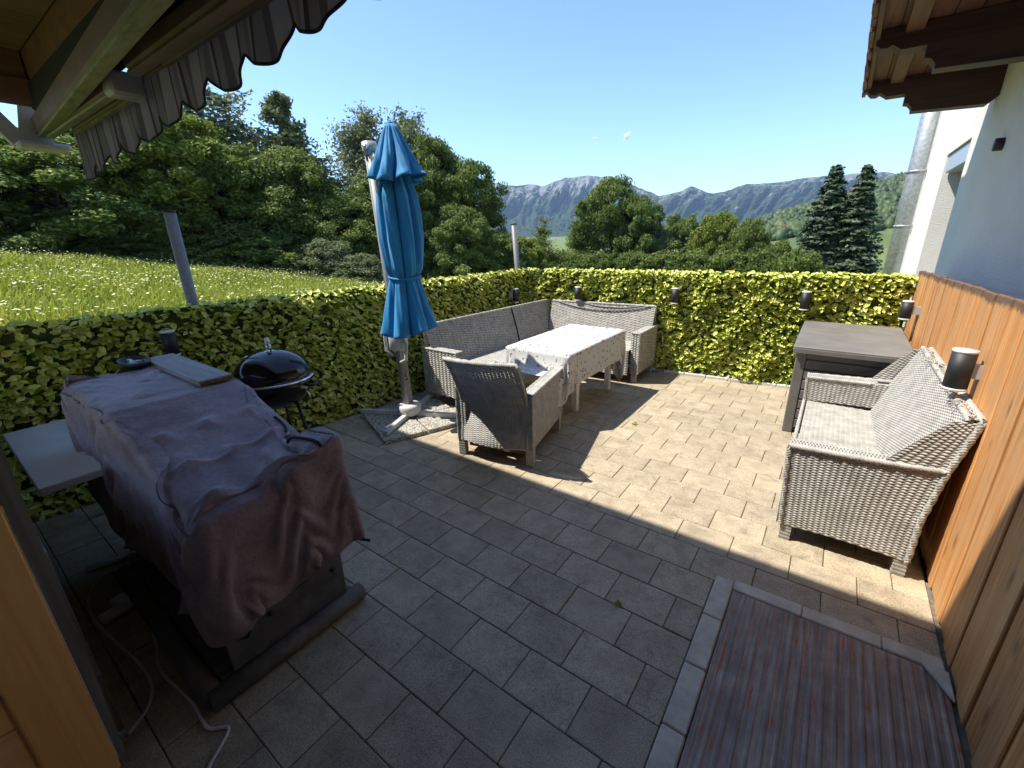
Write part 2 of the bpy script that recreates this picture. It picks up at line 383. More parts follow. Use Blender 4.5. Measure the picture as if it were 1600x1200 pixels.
def mat_mat():
    m, n, l, b = nodes('rusty_ribbed_metal')
    v = coords(n, l, 'Object'); vs = coords(n, l, 'Object', (16, 2.2, 1))
    c = ramp(n, l, noise(n, l, v, 6, 6, .65), [(.3, (.18, .135, .10)), (.52, (.265, .205, .155)), (.72, (.36, .285, .215))]).outputs[0]
    s = ramp(n, l, noise(n, l, coords(n, l, 'Object', (22, 1.1, 1)), 3, 4), [(.35, (.72, .72, .74)), (.65, (1.3, 1.24, 1.2))]).outputs[0]
    c = mixc(n, l, 1.0, c, s, 'MULTIPLY')
    sx = N(n, 'ShaderNodeSeparateXYZ'); l.new(v, sx.inputs[0])
    wv = N(n, 'ShaderNodeMath', operation='MULTIPLY'); wv.inputs[1].default_value = 2*PI/.042; l.new(sx.outputs[0], wv.inputs[0])
    sn = N(n, 'ShaderNodeMath', operation='SINE'); l.new(wv.outputs[0], sn.inputs[0])
    rg = ramp(n, l, sn.outputs[0], [(.55, (0, 0, 0)), (.85, (1, 1, 1))]).outputs[0]
    rn = ramp(n, l, noise(n, l, vs, 2.3, 5, .7), [(.54, (0, 0, 0)), (.61, (1, 1, 1))]).outputs[0]
    rm = mixc(n, l, 1.0, rg, rn, 'MULTIPLY')
    c = mixc(n, l, rm, c, (.36, .085, .022))
    l.new(c, b.inputs['Base Color']); b.inputs['Roughness'].default_value = .6; b.inputs['Metallic'].default_value = .15
    bump(n, l, b, noise(n, l, v, 60, 5), .2, .003)
    return m
MATM = mat_mat()
IVY = leafmat('plastic_ivy_leaf', [(.15, (.09, .13, .016)), (.36, (.30, .37, .04)), (.58, (.60, .64, .11)), (.88, (.80, .80, .28))], 2.2, .13, .36, (1.0, .95, .5))
MEADOW = leafmat('meadow_grass', [(.2, (.16, .22, .022)), (.5, (.29, .34, .035)), (.8, (.42, .43, .07)), (.95, (.50, .47, .16))], .35, .42, .7)
UMBEL = M('umbel_flowers', (.74, .70, .42), (.56, .55, .22), 2, .8)
TREE_DK = leafmat('dark_broad_leaf', [(.2, (.055, .095, .018)), (.5, (.125, .185, .034)), (.75, (.215, .27, .056)), (.95, (.32, .36, .095))], .55, .45)
TREE_MD = leafmat('mid_broad_leaf', [(.2, (.060, .092, .016)), (.5, (.115, .165, .028)), (.75, (.185, .235, .042)), (.95, (.28, .31, .075))], .6, .45)
TREE_LT = leafmat('light_broad_leaf', [(.2, (.09, .125, .015)), (.5, (.17, .22, .025)), (.75, (.25, .29, .04)), (.95, (.32, .33, .07))], .6, .4)
TREE_GR = leafmat('greyish_leaf', [(.2, (.08, .105, .040)), (.5, (.15, .18, .07)), (.75, (.22, .24, .10)), (.95, (.30, .31, .15))], .6, .35)
TREE_SP = leafmat('spruce_needles', [(.2, (.022, .040, .016)), (.5, (.042, .068, .026)), (.75, (.075, .10, .038)), (.95, (.12, .135, .055))], .8, .12)
FOREST = leafmat('far_forest', [(.2, (.022, .042, .014)), (.5, (.04, .068, .02)), (.75, (.075, .105, .028)), (.95, (.125, .15, .042))], .02, .1)
BARK = M('bark', (.06, .048, .036), (.13, .11, .09), 6, .9, bmp=.6, bscale=14, bd=.05)
BIRCHB = M('birch_bark', (.35, .34, .31), (.12, .11, .10), 4, .8)

# ------------------------------------------------------------------ ground
def zg(x, y):
    x = np.asarray(x, float); y = np.asarray(y, float)
    h = .12-.069*np.minimum(x, 0)-.13*y
    r = np.hypot(x, y)
    h = np.where(h > 2.6, 2.6+(h-2.6)*.35, h)
    h = -7+np.logaddexp(0, (h+7)*1.2)/1.2
    far = np.clip((r-70)/120, 0, 1); h = h*(1-far)+(-7)*far
    # level pad under terrace and house
    d = np.maximum(np.maximum(-4.02-x, x-9), np.maximum(-6-y, y-6.1)); t = np.clip(d/1.2, 0, 1)
    return (-.12)*(1-t)+h*t if d.ndim == 0 else np.where(d <= 0, -.12, (-.12)*(1-t)+h*t)
def zmead(x, y): return zg(x, y)
u = np.linspace(-1, 1, 221); gx = np.sinh(u*6.6)/np.sinh(6.6)*4800
P = np.zeros((len(gx), len(gx), 3)); P[..., 0] = gx[:, None]-4; P[..., 1] = gx[None, :]+4
P[..., 2] = zg(P[..., 0], P[..., 1])
struct(MB().grid(P).build('ground', GRASSG, None, True, fixn=False))

# ------------------------------------------------------------------ terrace of pavers
PX, PY = .2955, .2225; X0, Y0 = -.965, .771
HL = lambda y: -3.80+.088*(y-3.2)          # inner side of the left ivy screen
HF = lambda x: 5.62+.098*(x+1.9)           # inner side of the far ivy screen
FX = .66
tb = MB().box((-4.02, -1.4, -.14), (.84, 6.0, -.012))
terrace = struct(tb.build('terrace', SAND))
cfv = np.array(cf); crv = np.array(cr); cuv = np.array(cu); CP = np.array((0, 0, 1.75))
def proj(p):
    d = np.asarray(p, float)-CP; w = d @ cfv
    return 800+680.32*(d @ crv)/w, 600-680.32*(d @ cuv)/w, w
cells = []
for k in range(-8, 24):
    y0 = Y0+k*PY; y1 = y0+PY
    off = X0+(PX/2 if k % 2 else 0)
    for i in range(-14, 8):
        x0 = off+i*PX; x1 = x0+PX
        a0, a1, b0, b1 = x0, x1, y0, y1
        xm = (x0+x1)/2; ym = (y0+y1)/2
        a0 = max(a0, HL(ym)-.12); a1 = min(a1, FX-.008); b1 = min(b1, HF(xm)-.03)
        if ym < 2.168 and a1 > -.245: a1 = min(a1, -.245)
        if a1-a0 < .03 or b1-b0 < .04: continue
        px, py, w = proj(((a0+a1)/2, (b0+b1)/2, 0))
        vis = w > .2 and -60 < px < 1660 and py < 1270
        cells.append((a0, a1, b0, b1, vis, math.hypot(xm, ym)))
def hidden(c):
    x = (c[0]+c[1])/2; y = (c[2]+c[3])/2
    return (x < -1.75 and y < .9) or (x < -2.5 and 3.3 < y) or (x < -1.0 and y > 5.3)
ind = sorted([c for c in cells if c[4] and not hidden(c)], key=lambda c: c[5])[:296]
inds = set(ind); PM = {}
rest = MB()
for c in cells:
    a0, a1, b0, b1 = c[:4]; g = .0017
    dx, dy = a1-a0-2*g, b1-b0-2*g
    if c in inds:
        key = (round(dx, 3), round(dy, 3))
        if key not in PM: PM[key] = MB().box((-dx/2, -dy/2, -.034), (dx/2, dy/2, 0), .0035).mesh('paver')
        o = link('paver', PM[key], PAVER, terrace, False)
        o.location = ((a0+a1)/2, (b0+b1)/2, random.uniform(-.0012, .0012))
        o.rotation_euler = (random.gauss(0, .0022), random.gauss(0, .0022), random.gauss(0, .0025))
    else: rest.box((a0+g, b0+g, -.034), (a1-g, b1-g, random.uniform(-.0015, .001)), .0035)
stuff(rest.build('paver_field', PAVER, terrace))
# kerb round the mat
yk = 2.165
for y in np.arange(-.9, 2.1, .305):
    y1 = min(y+.301, yk); link('kerb_stone', MB().box((-.242, y, -.03), (-.155, y1, .012+random.uniform(-.001, .002)), .006).mesh('kerb_stone'), KERB, terrace)
for x in np.arange(-.152, .64, .30):
    x1 = min(x+.297, .65); link('kerb_stone', MB().box((x, 2.085, -.03), (x1, yk, .010+random.uniform(-.001, .002)), .006).mesh('kerb_stone'), KERB, terrace)
# strip at the foot of the far screen
for i in range(9):
    xa = -1.62+i*.255; xb = xa+.25
    if xb > .6: break
    MB().box((xa, HF((xa+xb)/2)-.055, -.03), (xb, HF((xa+xb)/2)-.005, .035), .006, rot=.098).build('edging_stone', EDGING, terrace)

# ribbed rusty mat
mt = thing('ribbed_mat', 'large rust-streaked ribbed brown metal mat let into the paving at the wooden fence', 'mat', (.23, 1.1, 0))
MB().box((-.150, -.9, -.02), (.645, 2.080, .004)).build('mat_sheet', MATM, mt)
rb = MB()
for i in range(19): 
    x = -.137+i*.042; pts = [(x-.010, .004), (x-.004, .0068), (x+.004, .0068), (x+.010, .004)]
    rb.prism(pts, -.9, 2.074, 'y')
stuff(rb.build('rib', MATM, mt))
tp = MB().prism([(.57, 2.082), (.652, 2.082), (.652, 1.94)], .012, .022, 'z')
tag(tp.build('corner_plate', KERB), 'pale grey triangular plate lying on the mat corner beside the fence', 'plate')

# weeds in joints
def weed(x, y, s, label):
    mb = MB()
    for i in range(9):
        a = i*2.4+random.random(); L = s*random.uniform(.6, 1)
        p = np.array([x, y, .002]); d = np.array([math.cos(a), math.sin(a), 0]); q = np.array([-d[1], d[0], 0])
        mb.add([p-q*.1*L, p+q*.1*L, p+d*L*.6+q*.13*L+[0, 0, L*.4], p+d*L+[0, 0, L*.25], p+d*L*.6-q*.13*L+[0, 0, L*.4]], [(0, 1, 2, 3, 4)])
    tag(mb.build('weed', MEADOW, fixn=False), label, 'weed')
weed(-1.33, 3.80, .045, 'small bright green weed in the sunlit paving joint near the table')
weed(-.60, 1.66, .03, 'tiny dry weed in a shaded paving joint near the mat')

db = MB()
for i in range(170):
    x = random.uniform(-2.6, .6); y = random.uniform(.3, 5.2); r_ = random.uniform(.003, .009); a = random.random()*6
    db.add([(x+r_*math.cos(a), y+r_*math.sin(a), .003), (x+r_*.5*math.cos(a+1.6), y+r_*.5*math.sin(a+1.6), .004), (x-r_*math.cos(a), y-r_*math.sin(a), .0045), (x+r_*.5*math.cos(a-1.6), y+r_*.5*math.sin(a-1.6), .003)], [(0, 1, 2, 3)])
stuff(db.build('leaf_litter', M('dry_litter', (.16, .12, .06), (.34, .29, .17), 40, .9), None, fixn=False))['label'] = 'crumbs and dry leaf bits scattered over the paving'
# ------------------------------------------------------------------ ivy screens
def leaf_shape():
    # pointed ovate leaf, folded along the midrib, tip down (-z), facing +y
    V = np.array([[0, 0, .42], [-.34, .02, .22], [0, -.07, .16], [.34, .02, .22], [-.42, .06, -.05], [0, -.06, -.08], [.42, .06, -.05], [-.22, .07, -.36], [0, .0, -.36], [.22, .07, -.36], [0, .10, -.62]])
    F = [(0, 1, 2, 2), (0, 2, 3, 3), (1, 4, 5, 2), (2, 5, 6, 3), (4, 7, 8, 5), (5, 8, 9, 6), (7, 10, 8, 8), (8, 10, 9, 9)]
    T = []
    for a, b, c, d in F:
        T.append((a, b, c))
        if c != d: T.append((a, c, d))
    return V, np.array(T)
LV, LT = leaf_shape()
def rotm(ax, a):
    ax = ax/np.linalg.norm(ax); K = np.array([[0, -ax[2], ax[1]], [ax[2], 0, -ax[0]], [-ax[1], ax[0], 0]])
    return np.eye(3)+math.sin(a)*K+(1-math.cos(a))*K@K
def ivy(name, label, A, B, z0, z1, nrm, dens, indiv, seedv):
    rg = np.random.default_rng(seedv)
    A = np.array(A, float); B = np.array(B, float); L = np.linalg.norm(B-A); d = (B-A)/L; nrm = np.array(nrm, float)
    root = thing(name, label, 'ivy screen', tuple((A+B)/2))
    bk = MB(); q = nrm*.03
    P0, P1 = A-q*.2, B-q*.2; P2, P3 = A-q*1.6, B-q*1.6
    zz = lambda p, z: (p[0], p[1], z)
    bk.add([zz(P0, z0), zz(P1, z0), zz(P1, z1-.02), zz(P0, z1-.02), zz(P2, z0), zz(P3, z0), zz(P3, z1-.02), zz(P2, z1-.02)], [(0, 1, 2, 3), (5, 4, 7, 6), (3, 2, 6, 7), (0, 4, 5, 1), (0, 3, 7, 4), (1, 5, 6, 2)])
    bk.build('backing', GREENMESH, root)
    rl = MB(); rl.tube([zz(A-q*.9, z1-.012), zz(B-q*.9, z1-.012)], .012, 6); rl.build('top_rail', GREENMESH, root)
    n = int(L*(z1-z0)*dens)
    X = np.array([d, nrm, [0, 0, 1]])
    P = []
    for i in range(n):
        s = rg.uniform(.042, .068); t = rg.uniform(-.01, L+.01); z = rg.uniform(z0+.01, z1-.005); out = rg.uniform(.0, .05)
        lumps = .02*math.sin(t*5+z*3+seedv)+.02*math.sin(t*11.3-z*7)
        P.append((t, out+max(lumps, -.01), z, s))
    for t in np.arange(0, L, .035):                                   # ragged upper edge and a few leaves tucked over it
        P.append((t+rg.uniform(-.015, .015), rg.uniform(-.03, .03), z1+rg.uniform(-.012, .022), rg.uniform(.045, .072)))
        P.append((t+rg.uniform(-.015, .015), rg.uniform(-.055, -.01), z1+rg.uniform(-.02, .01), rg.uniform(.045, .068)))
    vs = []; metas = []
    for t, o, z, s in P:
        ry = rotm(np.array([0, 1., 0]), rg.normal(0, .75)); rx = rotm(np.array([1., 0, 0]), rg.normal(.88, .33)); rz = rotm(np.array([0, 0, 1.]), rg.normal(0, .55))
        v = (LV*s*np.array([.82, rg.uniform(1.2, 2.6), 1.1])) @ ry.T @ rx.T @ rz.T
        c = A+d*t+nrm*o; c = np.array([c[0], c[1], z])
        w = v @ X+c; vs.append(w); metas.append((c, s))
    order = sorted(range(len(vs)), key=lambda i: -metas[i][1]/np.linalg.norm(metas[i][0]-CP)) if indiv else []
    def vis(i):
        px, py, w = proj(metas[i][0]); return w > .2 and 0 < px < 1600 and 0 < py < 1200 and not (px < 540 and py > 600)
    one = set([i for i in order if vis(i)][:indiv])
    for i in one:
        me = fast_mesh('leaf', vs[i]-metas[i][0], LT); o = link('leaf', me, IVY, root, False); o.location = Vector(metas[i][0])-root.location
    keep = [vs[i] for i in range(len(vs)) if i not in one]
    V = np.concatenate(keep); F = (LT[None]+(np.arange(len(keep))*len(LV))[:, None, None]).reshape(-1, 3)
    stuff(link('leaf_mass', fast_mesh('leaf_mass', V, F), IVY, root))
    return root
ldir = np.array([.088, 1, 0]); ldir /= np.linalg.norm(ldir); ln = np.array([ldir[1], -ldir[0], 0])
fdir = np.array([1, .098, 0]); fdir /= np.linalg.norm(fdir); fn = np.array([fdir[1], -fdir[0], 0])
ivy('ivy_screen', 'shaded artificial ivy screen along the meadow, left behind the blue parasol', (HL(-.9)-.05, -.9, 0), (HL(5.5)-.05, 5.5, 0), .0, 1.285, ln, 1350, 290, 3)
ivy('ivy_screen', 'sunlit yellow-green artificial ivy screen across the far end of the terrace', (-3.62, HF(-3.62)+.02, 0), (.64, HF(.64)+.02, 0), .03, 1.285, fn, 1600, 290, 5)

# posts at the screens
def post(x, y, ztop, r, label, top):
    t = thing('metal_post', label, 'post', (x, y, -.1))
    MB().tube([(x, y, -.1), (top[0], top[1], ztop)], r, 14).build('tube', ALU, t, True)
    d = np.array([top[0]-x, top[1]-y, ztop+.1]); d /= np.linalg.norm(d); e = np.array([top[0], top[1], ztop])
    MB().tube([e-d*.012, e+d*.006], r*1.06, 14).build('cap', BLACKM, t, True)
post(-4.13, 1.34, 1.985, .04, 'grey metal post standing in front of the meadow, left of the parasol', (-4.13, 1.34))
post(-3.74, 5.46, 1.91, .036, 'leaning shiny metal post near the corner of the two ivy screens', (-3.78, 5.28))

# ------------------------------------------------------------------ right: board fence
fence = thing('board_fence', 'orange-brown vertical board fence along the right side of the terrace', 'fence', (FX, 3.4, 0))
bw = .132; y = .2; k = 0
while y < 5.9:
    zt = 1.455-.03*(y-2.0)+random.uniform(-.006, .006)
    w = bw*random.uniform(.88, 1.1); y1 = min(y+w, 5.93)
    off = .0 if k % 2 else .007
    me = MB().box((-.011, -(y1-y)/2+.0015, 0), (.011, (y1-y)/2-.0015, zt), .004).mesh('board')
    o = link('board', me, FENCEW, fence, False); o.location = (.011+off, (y+y1)/2-3.4, .006); o.rotation_euler = (random.gauss(0, .004), 0, random.gauss(0, .01))
    y = y1; k += 1
for z in (.25, 1.0): MB().box((FX+.032, .2, z), (FX+.07, 5.9, z+.09)).build('rail', FENCEW, fence)

# lamps
LG = 'black up-down lamps on the screens and fence'
def lamp(x, y, z0, z1, r, away, label):
    t = thing('wall_lamp', label, 'lamp', (x, y, z0), 0, LG)
    MB().tube([(x, y, z0+.012), (x, y, z1-.012)], r, 20).build('lamp_body', BLACKM, t, True)
    for za, zb in ((z0, z0+.012), (z1-.012, z1)):
        MB().tube([(x, y, za), (x, y, zb)], r*1.02, 20).build('lamp_glass', LAMPEND, t, True)
    a = np.array(away, float); c = np.array([x, y, (z0+z1)/2]); q = np.cross(a, [0, 0, 1])*.035
    p0 = c+a*r*.9; p1 = c+a*(r+.06)
    mb = MB(); V = []
    for p in (p0, p1):
        for sx, sz in ((-1, -1), (1, -1), (1, 1), (-1, 1)): V.append(p+q*sx*.6+np.array([0, 0, sz*.035]))
    mb.add(V, [(0, 1, 2, 3), (7, 6, 5, 4), (0, 4, 5, 1), (1, 5, 6, 2), (2, 6, 7, 3), (3, 7, 4, 0)]); mb.build('bracket', GREYP, t)
lamp(HL(1.05)+.09, 1.06, .965, 1.15, .045, (-1, 0, 0), 'black lamp on the shaded left ivy screen, right behind the covered grill')
lamp(HL(5.0)+.09, 4.98, .875, 1.065, .04, (-1, 0, 0), 'black lamp on the left ivy screen above the corner bench')
lamp(-2.83, HF(-2.83)-.09, .89, 1.075, .042, (0, 1, 0), 'black lamp on the sunny far screen above the bench back, leftmost there')
lamp(-1.56, HF(-1.56)-.09, .915, 1.105, .042, (0, 1, 0), 'black lamp on the sunny far screen, between bench end and storage box')
lamp(-.22, HF(-.22)-.09, .92, 1.12, .045, (0, 1, 0), 'black lamp on the sunny far screen just above the storage box')
lamp(.575, 5.30, .95, 1.12, .042, (1, 0, 0), 'black lamp on the board fence at its far end over the box')
lamp(.585, 3.0, .965, 1.17, .048, (1, 0, 0), 'black lamp on the board fence close above the wicker sofa back')

# ------------------------------------------------------------------ houses
WX = .86
house = thing('white_house', 'white roughcast house with dark carved balcony beams behind the board fence', 'house', (WX, 5, 0))
# right wall with a deep door niche between y=6.6 and 7.95
wb = MB()
wb.box((WX, -1.2, -.3), (WX+.35, 6.62, 5.2)); wb.box((WX, 8.0, -.3), (WX+.35, 9.85, 5.2)); wb.box((WX, 6.62, 2.58), (WX+.35, 8.0, 5.2)); wb.box((WX, 6.62, -.3), (WX+.35, 8.0, .0))
wb.box((WX+.35, 9.5, -.3), (8, 9.85, 5.2))
wb.build('wall', WHITEWALL, house)
MB().box((WX+.30, 6.6, -.1), (WX+.36, 8.02, 2.6)).build('door', M('dark_door', (.05, .055, .065), None, rough=.4), house)
MB().box((WX+.02, 6.635, 2.37), (WX+.28, 7.985, 2.57), .01).build('shutter_box', M('blue_grey_shutter_box', (.36, .41, .47), None, rough=.4), house)
fr = MB()
for (a, b2) in (((WX-.012, 6.56, 0), (WX+.02, 6.615, 2.62)), ((WX-.012, 8.005, 0), (WX+.02, 8.05, 2.62)), ((WX-.012, 6.56, 2.585), (WX+.02, 8.05, 2.63))): fr.box(a, b2)
MB().tube([(WX-.05, 5.20, 2.33), (WX+.03, 5.20, 2.33)], .045, 16).build('vent_pipe', BLACKM, house, True)
# downpipe
dp = MB(); dp.tube([(WX-.10, 9.8, -.2), (WX-.10, 9.8, 5.1)], .13, 14); pipe = dp.build('downpipe', GALV, house, True)
for z in (1.75, 2.55, 3.5): MB().tube([(WX-.10, 9.8, z), (WX-.10, 9.8, z+.03)], .142, 14).build('pipe_clip', GALV, pipe, True)
MB().box((WX-.03, 9.70, -.3), (WX-.002, 9.86, 5.2)).build('corner_board', WHITEP, house)
# balcony underside: floor planks, carved brackets and fascia board
BZ = 3.05
balc = struct(MB().box((-.06, -.5, BZ+.035), (WX, 6.10, BZ+.20)).build('balcony_floor', OLDWOOD, house)) if False else MB().box((-.06, -.5, BZ+.035), (WX, 6.10, BZ+.20)).build('balcony', OLDWOOD, house)
for i in range(7):
    xa = -.055+i*.130; MB().box((xa, -.5, BZ), (xa+.126, 6.08, BZ+.032), .003).build('plank', OLDWOOD, balc)
prof = [(.87, 3.045), (-.04, 3.045), (-.05, 2.965), (-.02, 2.935), (.02, 2.93), (.045, 2.945), (.075, 2.925), (.10, 2.905), (.235, 2.905), (.235, 2.83), (.27, 2.82), (.295, 2.79), (.30, 2.755), (.80, 2.735), (.87, 2.80)]
for yb in (5.95, 4.55, 3.15, 1.75, .35):
    MB().prism(prof, yb-.07, yb+.07, 'y').build('bracket', OLDWOODX, balc)
fy = [(-.5+i*.22) for i in range(30)]
for i, yv in enumerate(np.arange(-.5, 6.1, .155)):
    zb = 2.965+random.uniform(-.03, .02)
    MB().box((-.095, yv, zb), (-.065, min(yv+.15, 6.12), 4.0), .004).build('fascia_board', OLDWOOD, balc)
MB().box((-.064, -.5, 2.99), (-.03, 6.11, 3.20), .004).build('edge_beam', OLDWOOD, balc)
MB().box((.10, -.5, 3.0), (.20, 5.87, 3.048), .004).build('batten', OLDWOOD, balc)

# house wing behind the viewer: wall, soffit, timber corner, added sun blockers
wing = thing('timber_house_wing', 'house wing with pine soffit and orange timber corner at the left edge', 'house', (-1.8, -.6, 0))
MB().box((-1.80, -1.5, -.1), (WX-.002, -1.25, 3.3)).build('wall', WHITEWALL, wing)
MB().box((-6.9, -3.0, 2.80), (-3.87, .497, 2.90)).build('roof', OLDWOOD, wing)  # unseen slab added to keep sun off the grill and side table
MB().box((-6.9, .50, 2.785), (WX-.12, .725, 5.60)).build('shade_wall', WHITEWALL, wing)  # unseen wall added above, height and length set to cast the terrace shadow
for i in range(16):                                                   # soffit boards run along y
    xa = -3.73+i*.29; MB().box((xa, -1.4, 2.74), (xa+.286, .72, 2.76), .003).build('soffit_board', SOFFIT, wing)
MB().box((-3.86, -1.4, 2.50), (-3.74, .72, 2.775), .006).build('gable_beam', BEAMW, wing)
MB().box((-3.735, -1.4, 2.50), (-3.715, .72, 2.61), .004).build('gable_board', BEAMW, wing)
MB().box((-3.86, .725, 2.48), (.8, .76, 2.80), .005).build('eaves_board', BEAMW, wing)
# timber corner: +x face at x=-1.75, ends at y=0
XC = -1.75
MB().box((XC-.05, -.150, 0), (XC, .0, 2.49), .006).build('corner_trim', ORANGEW, wing)
for i in range(13):
    z = .0+i*.19; MB().box((XC-.05, -1.24, z+.002), (XC-.012, -.153, z+.188), .006).build('cladding_board', ORANGEH, wing)
gp = MB(); gp.prism([(.002, 0), (.022, 0), (.052, 1.6), (.055, 2.49), (.002, 2.49)], XC-.14, XC-.003, 'x'); gp.build('corner_post', GREYWOOD, wing)

for i in range(3):                                                    # low grey plank wall running back from the corner post
    MB().box((-4.0, .006, .01+i*.275), (XC-.145, .046, .28+i*.275), .004).build('wall_plank', GREYWOOD, wing)
# ------------------------------------------------------------------ awning
aw = thing('folding_awning', 'retracted folding-arm awning with striped scalloped valance under the soffit', 'awning', (-1.5, .85, 2.5))
xl, xr = -4.05, .70
def bar(y0, z0, y1, z1, xa, xb, m, name, par=aw, bev=.012):
    return MB().box((xa, y0, z0), (xb, y1, z1), bev).build(name, m, par)
b1 = MB().box((xl+.05, .64, 2.38), (xr, .70, 2.476), .012, -.055, (-2.5, .655, 2.4)).build('fabric_tube_housing', AWNP, aw)
MB().box((xl+.06, .645, 2.366), (xr, .695, 2.3795), .002, -.055, (-2.5, .655, 2.4)).build('gutter_strip', ALGA, b1)
xe = -2.62                                                            # elbow of the left folding arm
a1 = bar(.735, 2.36, .775, 2.42, -3.86, xe, AWNP, 'folding_arm'); bar(.738, 2.348, .772, 2.3595, -3.85, xe-.01, ALGA, 'arm_underside', a1, .001)
a2 = bar(.81, 2.36, .84, 2.415, -3.62, xe, AWNP, 'folding_arm'); bar(.813, 2.349, .837, 2.3595, -3.60, xe-.01, ALGA, 'arm_underside', a2, .001)
MB().box((xe-.005, .725, 2.34), (xe+.10, .852, 2.43), .012).build('arm_elbow', GREYP, aw)
a3 = bar(.735, 2.385, .785, 2.45, -2.35, xr, AWNP, 'front_profile'); a4 = bar(.80, 2.385, .84, 2.45, -2.2, xr, AWNP, 'front_profile')
bar(.738, 2.373, .782, 2.3845, -2.34, xr, AWNP, 'profile_underside', a3, .001)
# bracket at the left end
bp = [(.47, 2.60), (.56, 2.60), (.62, 2.56), (.66, 2.50), (.69, 2.43), (.72, 2.60), (.80, 2.60), (.80, 2.34), (.70, 2.31), (.62, 2.33), (.55, 2.44)]
MB().prism([(.47, 2.56), (.56, 2.56), (.66, 2.40), (.80, 2.40), (.80, 2.31), (.62, 2.31)], -4.06, -4.0, 'x').build('bracket', GREYP, aw)
MB().prism([(.78, 2.56), (.70, 2.56), (.665, 2.40), (.74, 2.40)], -4.06, -4.0, 'x').build('bracket', GREYP, aw)
MB().box((-4.08, .62, 2.30), (-3.90, .85, 2.335), .015).build('end_fitting', LGREYP, aw)
bar(.845, 2.41, .862, 2.47, xl+.15, xr, AWNP, 'front_rail')
bar(.705, 2.47, .84, 2.60, xl+.25, xr, PIPING, 'rolled_fabric')
# scalloped valance
xs = np.linspace(xl+.2, xr, 480); zs = np.linspace(0, 1, 9); Pv = np.zeros((480, 9, 3))
sc = .28; ph = ((xs/sc) % 1)
hem = np.interp(xs, [-3.9, -2.15, -1.2, .7], [2.19, 2.30, 2.365, 2.40])-.065*np.abs(np.sin(PI*xs/sc))**.75
for j, t in enumerate(zs):
    Pv[:, j, 0] = xs; Pv[:, j, 1] = 0.868+t*(.007*np.sin(xs*2*PI/.13)+.010*np.sin(xs*2*PI/.37+1)); Pv[:, j, 2] = 2.46*(1-t)+hem*t
val = MB().grid(Pv).build('valance', AWN, aw, True, fixn=False)
MB().tube([(Pv[i, -1, 0], Pv[i, -1, 1], Pv[i, -1, 2]) for i in range(480)], .005, 5).build('hem_binding', PIPING, val, True)

# ------------------------------------------------------------------ cloth solver (position based)
def pbd(V, E, rest, boxes, steps, inner=5, g=.0006, thick=.008, damp=.97, fr=.5, comp=1.0, floor=.004, rounded=.02, pin=None, teth=None):
    V = V.copy(); V0p = V.copy(); Vp = V.copy(); n = len(V); E = np.asarray(E); i0, i1 = E[:, 0], E[:, 1]
    cnt = np.bincount(i0, minlength=n)+np.bincount(i1, minlength=n); cnt = np.maximum(cnt, 1)
    for s in range(steps):
        vel = (V-Vp)*damp; Vp = V.copy(); V = V+vel; V[:, 2] -= g
        for k in range(inner):
            d = V[i1]-V[i0]; L = np.linalg.norm(d, axis=1)+1e-9
            st = (L-rest)/L; st = np.where(st < 0, st*comp, st); c = d*(st*.5)[:, None]
            for a in range(3): V[:, a] += 2.1*(np.bincount(i0, c[:, a], n)-np.bincount(i1, c[:, a], n))/cnt
            for lo, hi in boxes:
                lo2 = np.array(lo)-thick; hi2 = np.array(hi)+thick
                ctr = (lo2+hi2)/2; h = (hi2-lo2)/2-rounded
                q = V-ctr; ql = np.clip(q, -h, h); dd = q-ql; dist = np.linalg.norm(dd, axis=1)
                ins = np.all(np.abs(q) < h, axis=1)
                m = (dist < rounded) & ~ins
                if m.any():
                    nn = dd[m]/np.maximum(dist[m], 1e-9)[:, None]; V[m] = ctr+ql[m]+nn*rounded
                    Vp[m] = Vp[m]*(1-fr)+V[m]*fr
                if ins.any():
                    qi = q[ins]; pen = h-np.abs(qi); ax = pen.argmin(1); r = np.arange(len(qi)); qn = qi.copy()
                    qn[r, ax] = np.sign(qi[r, ax])*(h[ax]+rounded); V[ins] = ctr+qn
            V[:, 2] = np.maximum(V[:, 2], floor)
            if teth is not None:
                for tc_, tp_, tl_ in teth:
                    d = V[tc_]-V[tp_]; L = np.linalg.norm(d, axis=1)+1e-9; k_ = np.minimum(1, tl_/L); V[tc_] = V[tp_]+d*k_[:, None]
            if pin is not None: V[pin] = V0p[pin]; Vp[pin] = V0p[pin]
    return V
def grid_edges(a, b, bend=True):
    I = np.arange(a*b).reshape(a, b); E = [np.stack([I[:-1].ravel(), I[1:].ravel()], 1), np.stack([I[:, :-1].ravel(), I[:, 1:].ravel()], 1),
        np.stack([I[:-1, :-1].ravel(), I[1:, 1:].ravel()], 1), np.stack([I[1:, :-1].ravel(), I[:-1, 1:].ravel()], 1)]
    if bend: E += [np.stack([I[:-2].ravel(), I[2:].ravel()], 1), np.stack([I[:, :-2].ravel(), I[:, 2:].ravel()], 1)]
    return np.concatenate(E)

